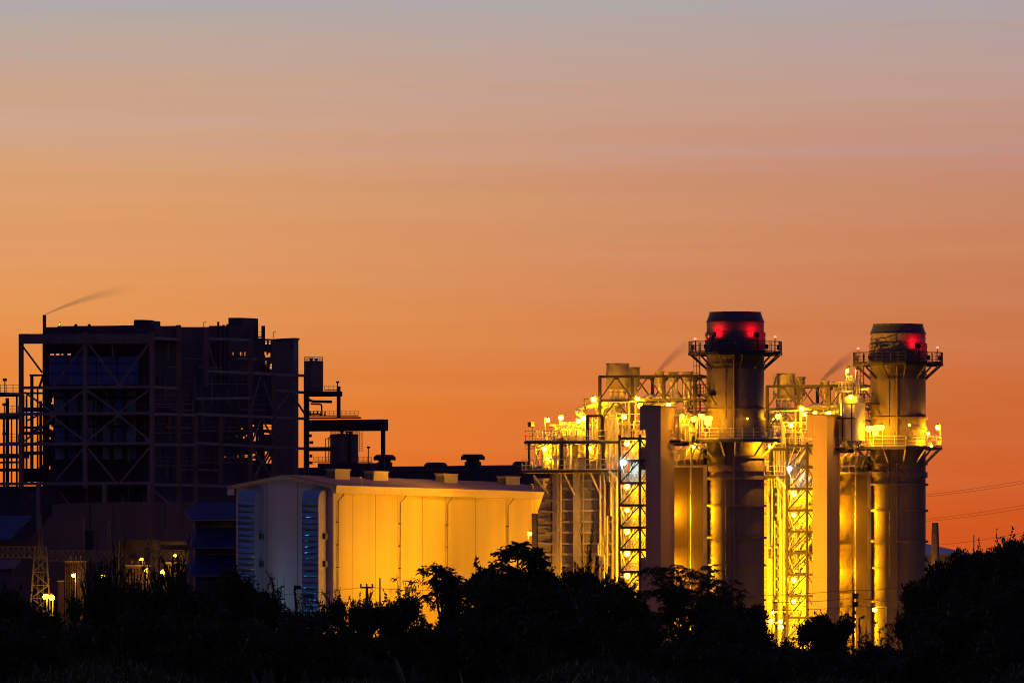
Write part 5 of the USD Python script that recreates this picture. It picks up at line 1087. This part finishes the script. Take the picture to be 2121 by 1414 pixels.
def frond(mb, tw, p, d, ln, droop, npair, L, W, rng):
    """A feather leaf: leaflets in pairs along an arching stalk."""
    d = np.asarray(d, float); d = d / np.linalg.norm(d); s_ = np.linspace(0, 1, 6)
    pts = np.asarray(p)[None] + s_[:, None] * ln * d - (s_ ** 2)[:, None] * np.array([0, 0, droop * ln])
    tw.tube(pts, np.linspace(.006, .003, 6), 3, cap=False)
    q = np.repeat(np.linspace(.15, 1, npair), 2); P = np.stack([np.interp(q, s_, pts[:, k]) for k in range(3)], 1)
    sd = np.cross(d, [0, 0, 1.0]); sd /= max(np.linalg.norm(sd), 1e-6); sg = np.tile([1, -1], npair)[:, None]
    leaf_add(mb, P, d * .55 + sg * sd * .9 - np.array([0, 0, .35 + droop * .5]) + rng.normal(size=(2 * npair, 3)) * .12, L, W, rng)
def make_plant(name, label, cat, kind, H, Wd, seed, pos, rot, scale, leafm, group):
    rng = np.random.default_rng(seed); t = Thing(name, label, cat, VIEW, (0, 0, 0), group)
    lv, tw, wood, core = MB(), MB(), MB(), MB()
    if kind in ('bush', 'tree', 'spiky'):
        lobes = []
        nl = {'bush': 11, 'tree': 16, 'spiky': 9}[kind]
        for k in range(nl):
            a_ = rng.uniform(0, 2 * math.pi); q = rng.uniform(.0, 1.0) ** .6; hh = rng.uniform(.30, .86) if kind != 'tree' else rng.uniform(.32, .88)
            rr_ = Wd / 2 * rng.uniform(.26, .42) * (1.1 - .35 * hh)
            x = q * (Wd / 2 - rr_) * math.cos(a_) * (1.25 - .5 * hh); y = q * (Wd / 2 - rr_) * math.sin(a_) * (1.25 - .5 * hh)
            lobes.append((np.array([x, y, min(hh * H, H - rr_ * .75)]), rr_))
        lobes.append((np.array([0, 0, H * .45]), Wd * .30)); lobes.append((np.array([0, 0, H * .2]), Wd * .38))
        for c, rr_ in lobes:
            ic = trimesh.creation.icosphere(2, 1.0); v = np.array(ic.vertices)
            import meshkit
            dsp = .62 + .34 * meshkit.fbm(v * 2.2 + c * 3.1, 3, seed) ; core.add(v * (dsp * rr_)[:, None] * [1, 1, .85] + c, ic.faces)
            n = int(900 * rr_ ** 2 / .5) if kind != 'spiky' else int(500 * rr_ ** 2 / .5)
            n = min(max(n, 240), 2600)
            u = rng.normal(size=(n, 3)); u /= np.linalg.norm(u, axis=1, keepdims=True); u[:, 2] = np.where(rng.random(n) < .3, u[:, 2], np.abs(u[:, 2]))
            gap = meshkit.fbm(u * 3.0 + c * 1.7, 3, seed + 7); rad = rr_ * (.72 + .42 * gap) * rng.uniform(.8, 1.06, n)
            P = c + u * rad[:, None] * [1, 1, .9]
            leaf_add(lv, P, u + rng.normal(size=(n, 3)) * .7 + [0, 0, .15 if kind != 'spiky' else .9], .13 if kind != 'spiky' else .20, .055 if kind != 'spiky' else .035, rng)
        ns = {'bush': 46, 'tree': 70, 'spiky': 90}[kind]
        for k in range(ns):
            c, rr_ = lobes[rng.integers(nl)]; u = rng.normal(size=3); u[2] = abs(u[2]) + (.3 if kind != 'spiky' else 1.2); u /= np.linalg.norm(u)
            if kind == 'spiky': shoot(lv, tw, c + u * rr_ * .7, u + [0, 0, .5], rng.uniform(.5, 1.1), 26, .19, .032, rng, 0, .35, 1.0)
            else: shoot(lv, tw, c + u * rr_ * .75, u, rng.uniform(.25, .62), 20, .12, .05, rng, .15, .8, .4)
        for k in range(5): c, rr_ = lobes[k]; wood.tube([(0, 0, 0), c * [.3, .3, .5], c], [.10, .06, .02], 6)
    elif kind == 'feathery':
        tips = []
        def grow(p, d, ln, r, lvl):
            d = d / np.linalg.norm(d); m_ = p + d * ln * .5 + rng.normal(size=3) * ln * .05; e = p + d * ln
            wood.tube([p, m_, e], [r, r * .8, r * .62], 6 if lvl < 2 else 4, cap=False)
            if lvl >= 4: tips.append((e, d)); return
            if lvl >= 2: tips.append((m_, d))
            for k in range(2 + int(rng.random() < .65)):
                nd = d + rng.normal(size=3) * [.62, .62, .30] + [0, 0, .12]; grow(e, nd, ln * rng.uniform(.62, .86), r * .62, lvl + 1)
        for k in range(4): grow(np.zeros(3), np.array([rng.normal() * .30, rng.normal() * .30, 1.0]), H * .30, .07, 0)
        sc = H / max(e[2] for e, d in tips) * .96
        wx = Wd / 2 / max(np.percentile(np.abs([e[0] for e, d in tips]), 92), .1)
        for i in range(len(wood.v)): wood.v[i] = wood.v[i] * [wx, wx, sc]
        for e, d in tips:
            e = e * [wx, wx, sc]
            for k in range(4): a_ = rng.uniform(0, 6.28); frond(lv, tw, e, [math.cos(a_), math.sin(a_), .35 + .4 * rng.random()], rng.uniform(.18, .32), rng.uniform(.4, 1.0), 7, .085, .022, rng)
    elif kind == 'rosette':
        for k in range(9):
            a_ = rng.uniform(0, 6.28); q = rng.uniform(0, Wd / 2); hh = H * rng.uniform(.72, 1.0) * (1 - .25 * q / (Wd / 2)); tip = np.array([q * math.cos(a_), q * math.sin(a_), hh])
            wood.tube([tip * [.35, .35, 0], tip * [.6, .6, .5], tip * [.95, .95, .8], tip], [.05, .04, .03, .015], 6)
            for lay in range(4):
                b = tip + rng.normal(size=3) * [.16, .16, .10] - [0, 0, .06 * lay]
                for j in range(11): g = rng.uniform(0, 6.28); frond(lv, tw, b, [math.cos(g), math.sin(g), rng.uniform(-.5, 1.6)], rng.uniform(.16, .36), rng.uniform(.2, .6), 6, .11, .045, rng)
        for k in range(4):
            a_ = k * 1.6; c = np.array([math.cos(a_) * Wd * .2, math.sin(a_) * Wd * .2, H * (.30 + .12 * (k % 2))]); ic = trimesh.creation.icosphere(2, Wd * .26); core.add(np.array(ic.vertices) * [1, 1, 1.1] + c, ic.faces)
            n = 1600; u = rng.normal(size=(n, 3)); u /= np.linalg.norm(u, axis=1, keepdims=True); leaf_add(lv, c + u * Wd * .29 * rng.uniform(.85, 1.15, (n, 1)) * [1, 1, 1.15], u + rng.normal(size=(n, 3)) * .6, .13, .05, rng)
    elif kind == 'sparse':
        for k in range(13):
            a_ = rng.uniform(0, 6.28); q = rng.uniform(0, Wd / 2); hh = H * rng.uniform(.55, 1.0); tip = np.array([q * math.cos(a_), q * math.sin(a_), hh]); b = tip * [.35, .35, .05]
            wood.tube([b, (b + tip) / 2 + rng.normal(size=3) * .06, tip], [.022, .015, .006], 5, cap=False)
            for j in range(9):
                s_ = rng.uniform(.45, 1.0); p = b + (tip - b) * s_; u = rng.normal(size=3) * [1, 1, .4] + [0, 0, .5]
                shoot(lv, tw, p, u, rng.uniform(.18, .42), 9, .15, .034, rng, .35, .5, .2)
        c = np.array([0, 0, H * .2]); ic = trimesh.creation.icosphere(2, Wd * .42); core.add(np.array(ic.vertices) * [1, 1, H * .30 / (Wd * .42)] + c, ic.faces)
        n = 2400; u = rng.normal(size=(n, 3)); u /= np.linalg.norm(u, axis=1, keepdims=True); leaf_add(lv, c + u * [Wd * .46, Wd * .46, H * .36] * rng.uniform(.8, 1.2, (n, 1)), u + rng.normal(size=(n, 3)) * .8, .14, .04, rng)
    elif kind == 'broad':
        for k in range(9):
            a_ = rng.uniform(0, 6.28); ln = H * rng.uniform(.55, .95); s_ = np.linspace(0, 1, 9); lean = rng.uniform(.25, .7)
            r_ = s_ ** 1.4 * ln * lean; pts = np.stack([r_ * math.cos(a_), r_ * math.sin(a_), ln * (s_ - .35 * lean * s_ ** 3)], 1); sd = np.array([-math.sin(a_), math.cos(a_), 0]); w = .20 * np.clip(np.minimum((s_ - .3) * 4, (1 - s_) * 3.5 + .05), .02, 1) * H / 2
            v = np.vstack([np.vstack([p - sd * wi - [0, 0, wi * .3], p, p + sd * wi - [0, 0, wi * .3]]) for p, wi in zip(pts, w)])
            f = []
            for i in range(8):
                for j in range(2): A0 = i * 3 + j; f += [[A0, A0 + 3, A0 + 4], [A0, A0 + 4, A0 + 1]]
            lv.add(v, f)
        wood.tube([(0, 0, 0), (0, 0, H * .4)], [.1, .06], 8)
    for i in range(1): pass
    t.part('trunk', wood, M['bark']); 
    cr = t.part('crown', lv, leafm)
    t.part('twigs', tw, M['bark'], cr, kind='stuff'); t.part('inner_crown', core, leafm, cr)  # solid lumps added inside the leaves to block light through gaps
    UsdGeom.Xformable(t.prim).ClearXformOpOrder()
    xf = UsdGeom.Xformable(t.prim); t.prim.GetAttribute('xformOp:translate').Set(Gf.Vec3d(*map(float, pos))); t.prim.GetAttribute('xformOp:rotateZ').Set(float(rot))
    so = UsdGeom.XformOp(t.prim.CreateAttribute('xformOp:scale', Sdf.ValueTypeNames.Double3, False)); so.Set(Gf.Vec3d(*map(float, scale)))
    xf.SetXformOpOrder([UsdGeom.XformOp(t.prim.GetAttribute('xformOp:translate')), UsdGeom.XformOp(t.prim.GetAttribute('xformOp:rotateZ')), so])
    return t
KINDS = {'bush': ('leafy_bush', 'bush', 3.4, 3.0), 'tree': ('leafy_tree', 'tree', 4.6, 4.4), 'spiky': ('upright_shrub', 'shrub', 3.2, 2.4), 'feathery': ('feathery_tree', 'tree', 3.8, 2.3), 'rosette': ('rosette_tree', 'tree', 4.2, 1.9), 'sparse': ('thin_shrub', 'shrub', 3.0, 2.0), 'broad': ('broad_leaved_plant', 'plant', 2.0, 1.6)}
MADE = {}
def plant(kind, var, px, ytop, d, wpx, rot, label):
    """Sets one plant of a kind so that its crown tops out where the photograph shows it; wpx is its spread in the photograph."""
    name, cat, H, W_ = KINDS[kind]; g = wp(px, HY, d); pos = (g[0], d, 0.0)
    h = CZ + (HY - ytop) * d / FPX; w = wpx * d / FPX; sc = (w / W_, w / W_, h / H * {'rosette': 1.13, 'spiky': .90, 'feathery': 1.0, 'sparse': 1.0, 'broad': 1.0}.get(kind, .97))
    key = (kind, var)
    if key not in MADE: MADE[key] = make_plant(name, label, cat, kind, H, W_, 40 + var * 13 + len(kind), pos, rot, sc, LEAF[var % 3], None)
    else: dup(MADE[key], label=label, rot=rot, scale=sc, pos=pos)
PL = [
 ('bush', 0, 18, 1200, 300, 190, 10, 'round dark bush at the left edge, under the lattice tower'),
 ('bush', 1, 100, 1244, 290, 150, 60, 'low dark bush in front of the bright pair of floodlights'),
 ('spiky', 0, 214, 1168, 300, 110, 0, 'upright dark shrub right of the lit transformer'),
 ('spiky', 1, 262, 1160, 305, 140, 40, 'upright dark shrub rising to the middle lattice truss'),
 ('spiky', 0, 338, 1164, 298, 150, 120, 'upright dark shrub before the lattice mast near the canopies'),
 ('bush', 2, 146, 1204, 284, 120, 200, 'dark bush between floodlights and upright shrubs'),
 ('bush', 0, 408, 1186, 296, 170, 80, 'dark bush below the lowest blue canopy'),
 ('tree', 0, 480, 1160, 310, 170, 20, 'dark tree covering the left blue duct foot'),
 ('bush', 1, 542, 1206, 290, 140, 150, 'dark bush before the left half of the gable'),
 ('sparse', 0, 592, 1180, 300, 150, 0, 'thin shrub with hanging leaves before the gable middle'),
 ('sparse', 1, 640, 1208, 304, 120, 80, 'thin shrub before the foot of the right blue duct'),
 ('bush', 2, 712, 1214, 288, 150, 30, 'dark bush before the corner of the pale shed'),
 ('bush', 0, 640, 1244, 276, 200, 250, 'low dark bush below the thin gable shrubs'),
 ('sparse', 0, 745, 1214, 310, 120, 160, 'thin shrub by the crossarm pole'),
 ('bush', 1, 800, 1226, 300, 180, 310, 'low dark bush below the bare thin pole'),
 ('sparse', 1, 852, 1176, 315, 110, 200, 'thin twiggy shrub with tall bare shoots before the glowing wall'),
 ('bush', 2, 872, 1204, 300, 180, 100, 'dark bush left of the feathered rosette trees'),
 ('rosette', 0, 952, 1134, 305, 150, 0, 'left rosette tree against the glowing wall'),
 ('rosette', 1, 1042, 1108, 300, 170, 45, 'tallest rosette tree against the glowing wall'),
 ('bush', 0, 1010, 1152, 290, 240, 30, 'dark bush under the rosette trees'),
 ('tree', 1, 1110, 1158, 300, 190, 100, 'dark tree before the inlet of the left boiler'),
 ('spiky', 1, 1205, 1146, 305, 120, 200, 'upright shrub with two tall shoots before the ribbed casing'),
 ('tree', 0, 1195, 1164, 296, 220, 220, 'wide dark tree before the ribbed casing'),
 ('bush', 1, 1292, 1176, 300, 150, 20, 'dark bush at the foot of the left stair tower'),
 ('feathery', 0, 1395, 1156, 300, 200, 0, 'feathery open tree before the outlet panels, left half'),
 ('feathery', 1, 1452, 1160, 310, 160, 70, 'feathery open tree hanging before the left stack'),
 ('bush', 2, 1330, 1262, 286, 170, 70, 'low dark bush under the left of the feathery trees'),
 ('bush', 0, 1440, 1290, 282, 210, 170, 'low dark bush under the feathery trees'),
 ('tree', 1, 1550, 1240, 300, 170, 300, 'dark rounded tree before the foot of the left stack'),
 ('bush', 1, 1500, 1252, 292, 130, 130, 'dark bush between feathery tree and left stack foot'),
 ('bush', 2, 1650, 1268, 302, 130, 240, 'dark bush at the foot of the right stair tower'),
 ('sparse', 1, 1690, 1258, 310, 120, 320, 'thin shrub glowing from behind at the orange tower foot'),
 ('tree', 0, 1722, 1258, 296, 150, 140, 'dark tree left of the slim utility pole'),
 ('sparse', 0, 1800, 1286, 305, 110, 20, 'thin shrub right of the slim utility pole'),
 ('bush', 0, 1606, 1312, 284, 150, 280, 'low dark bush below the ground lamps'),
 ('bush', 1, 1790, 1322, 280, 210, 190, 'low dark bush before the right stack foot'),
 ('sparse', 1, 1842, 1272, 300, 100, 250, 'thin leaning shrub left of the big right tree'),
 ('tree', 1, 1936, 1188, 275, 180, 60, 'left shoulder of the big dark trees at right'),
 ('tree', 0, 1990, 1142, 265, 220, 320, 'middle of the big dark trees at right'),
 ('tree', 1, 2082, 1094, 260, 280, 200, 'tallest dark tree at the right edge'),
 ('bush', 2, 1896, 1256, 262, 140, 330, 'dark bush at the left foot of the big right trees'),
 ('bush', 0, 2010, 1230, 250, 260, 210, 'dark bush under the big right trees'),
 ('bush', 1, 2110, 1200, 245, 220, 10, 'dark bush in the lower right corner'),
 ('tree', 0, 1966, 1160, 282, 190, 150, 'dark tree in front of the far shed'),
 ('tree', 1, 2035, 1118, 270, 200, 30, 'tall dark tree left of the tallest one at the right edge'),
 ('tree', 0, 2125, 1098, 266, 220, 90, 'tall dark tree cut by the right edge'),
 ('bush', 2, 1935, 1226, 258, 200, 120, 'dark bush filling under the left of the big right trees'),
 ('bush', 1, 2060, 1180, 256, 260, 260, 'dark bush filling under the tallest right tree'),
 ('bush', 0, 1100, 1200, 286, 260, 200, 'dark bush filling before the boiler inlet'),
 ('bush', 2, 1190, 1186, 288, 260, 20, 'dark bush filling before the ribbed casing'),
 ('bush', 1, 1270, 1196, 288, 220, 110, 'dark bush filling before the stair tower foot'),
 ('bush', 2, 975, 1172, 286, 220, 260, 'dark bush filling under the left rosette tree'),
 ('bush', 1, 728, 1222, 297, 110, 75, 'dark bush right of the shed corner under the wire'),
 ('bush', 2, 760, 1222, 294, 120, 20, 'dark bush under the crossarm pole'),
 ('bush', 0, 838, 1226, 296, 120, 200, 'dark bush filling before the glowing wall middle'),
 ('bush', 1, 1480, 1238, 296, 120, 220, 'dark bush under the right edge of the feathery trees'),
 ('bush', 0, 1872, 1262, 272, 90, 50, 'small dark bush at the left edge of the big right trees'),
 ('bush', 1, 280, 1186, 292, 120, 150, 'dark bush below the lattice mast nearest the canopies'),
 ('bush', 1, 1560, 1270, 288, 220, 10, 'dark bush filling under the left stack foot'),
]
for a in PL: plant(*a)
for k, (px, yt) in enumerate(((-10, 1262), (90, 1286), (200, 1262), (300, 1250), (400, 1262), (505, 1262), (600, 1285), (700, 1284), (800, 1296), (905, 1270), (1010, 1252), (1110, 1240), (1215, 1240), (1300, 1270), (1395, 1310), (1500, 1318), (1610, 1338), (1700, 1326), (1800, 1342), (1900, 1300), (2020, 1288), (2120, 1270))):
    nm = ('at the left edge', 'below the floodlight pair', 'below the leftmost upright shrub', 'below the middle upright shrubs', 'below the blue canopies', 'below the left blue duct', 'below the gable middle', 'below the shed corner', 'below the crossarm pole', 'left of the rosette trees', 'below the tallest rosette tree', 'below the boiler inlet', 'below the ribbed casing', 'below the left stair tower', 'below the feathery tree', 'below the left stack', 'below the ground lamps', 'below the orange tower', 'below the right stack', 'below the big trees, left', 'below the big trees, middle', 'in the bottom right corner')[k]
    plant('bush', k % 3, px, yt, 240 - (k % 4) * 4, 210, 47 * k, f'front row black bush {nm}')
for k, (px, yt) in enumerate(((240, 1352), (560, 1330), (640, 1322), (860, 1300), (985, 1318), (1130, 1282), (1290, 1312), (1480, 1338), (1760, 1345))):
    nm = ('near the left', 'before the gable', 'under the bent stalk', 'before the glowing wall', 'under the rosette trees', 'under the boiler inlet', 'under the left stair tower', 'under the left stack', 'under the slim pole')[k]
    plant('broad', k % 2, px, yt, 205, 130, 31 * k, f'big leaved plant in the dark foreground {nm}')
rng = np.random.default_rng(77); ug = MB()
n = 26000; X = rng.uniform(-11.5, 11.5, n); Y = rng.uniform(195, 232, n); top = 1.25 + .55 * np.sin(X * 1.1) * np.sin(X * .37 + 1) * .6; Z = top * rng.random(n) ** .6
leaf_add(ug, np.stack([X, Y, Z], 1), rng.normal(size=(n, 3)) * .7 + [0, 0, .9], .22, .05, rng)
single('undergrowth', ug, LEAF[0], 'dark tangled undergrowth along the bottom of the view', 'undergrowth', kind='stuff')
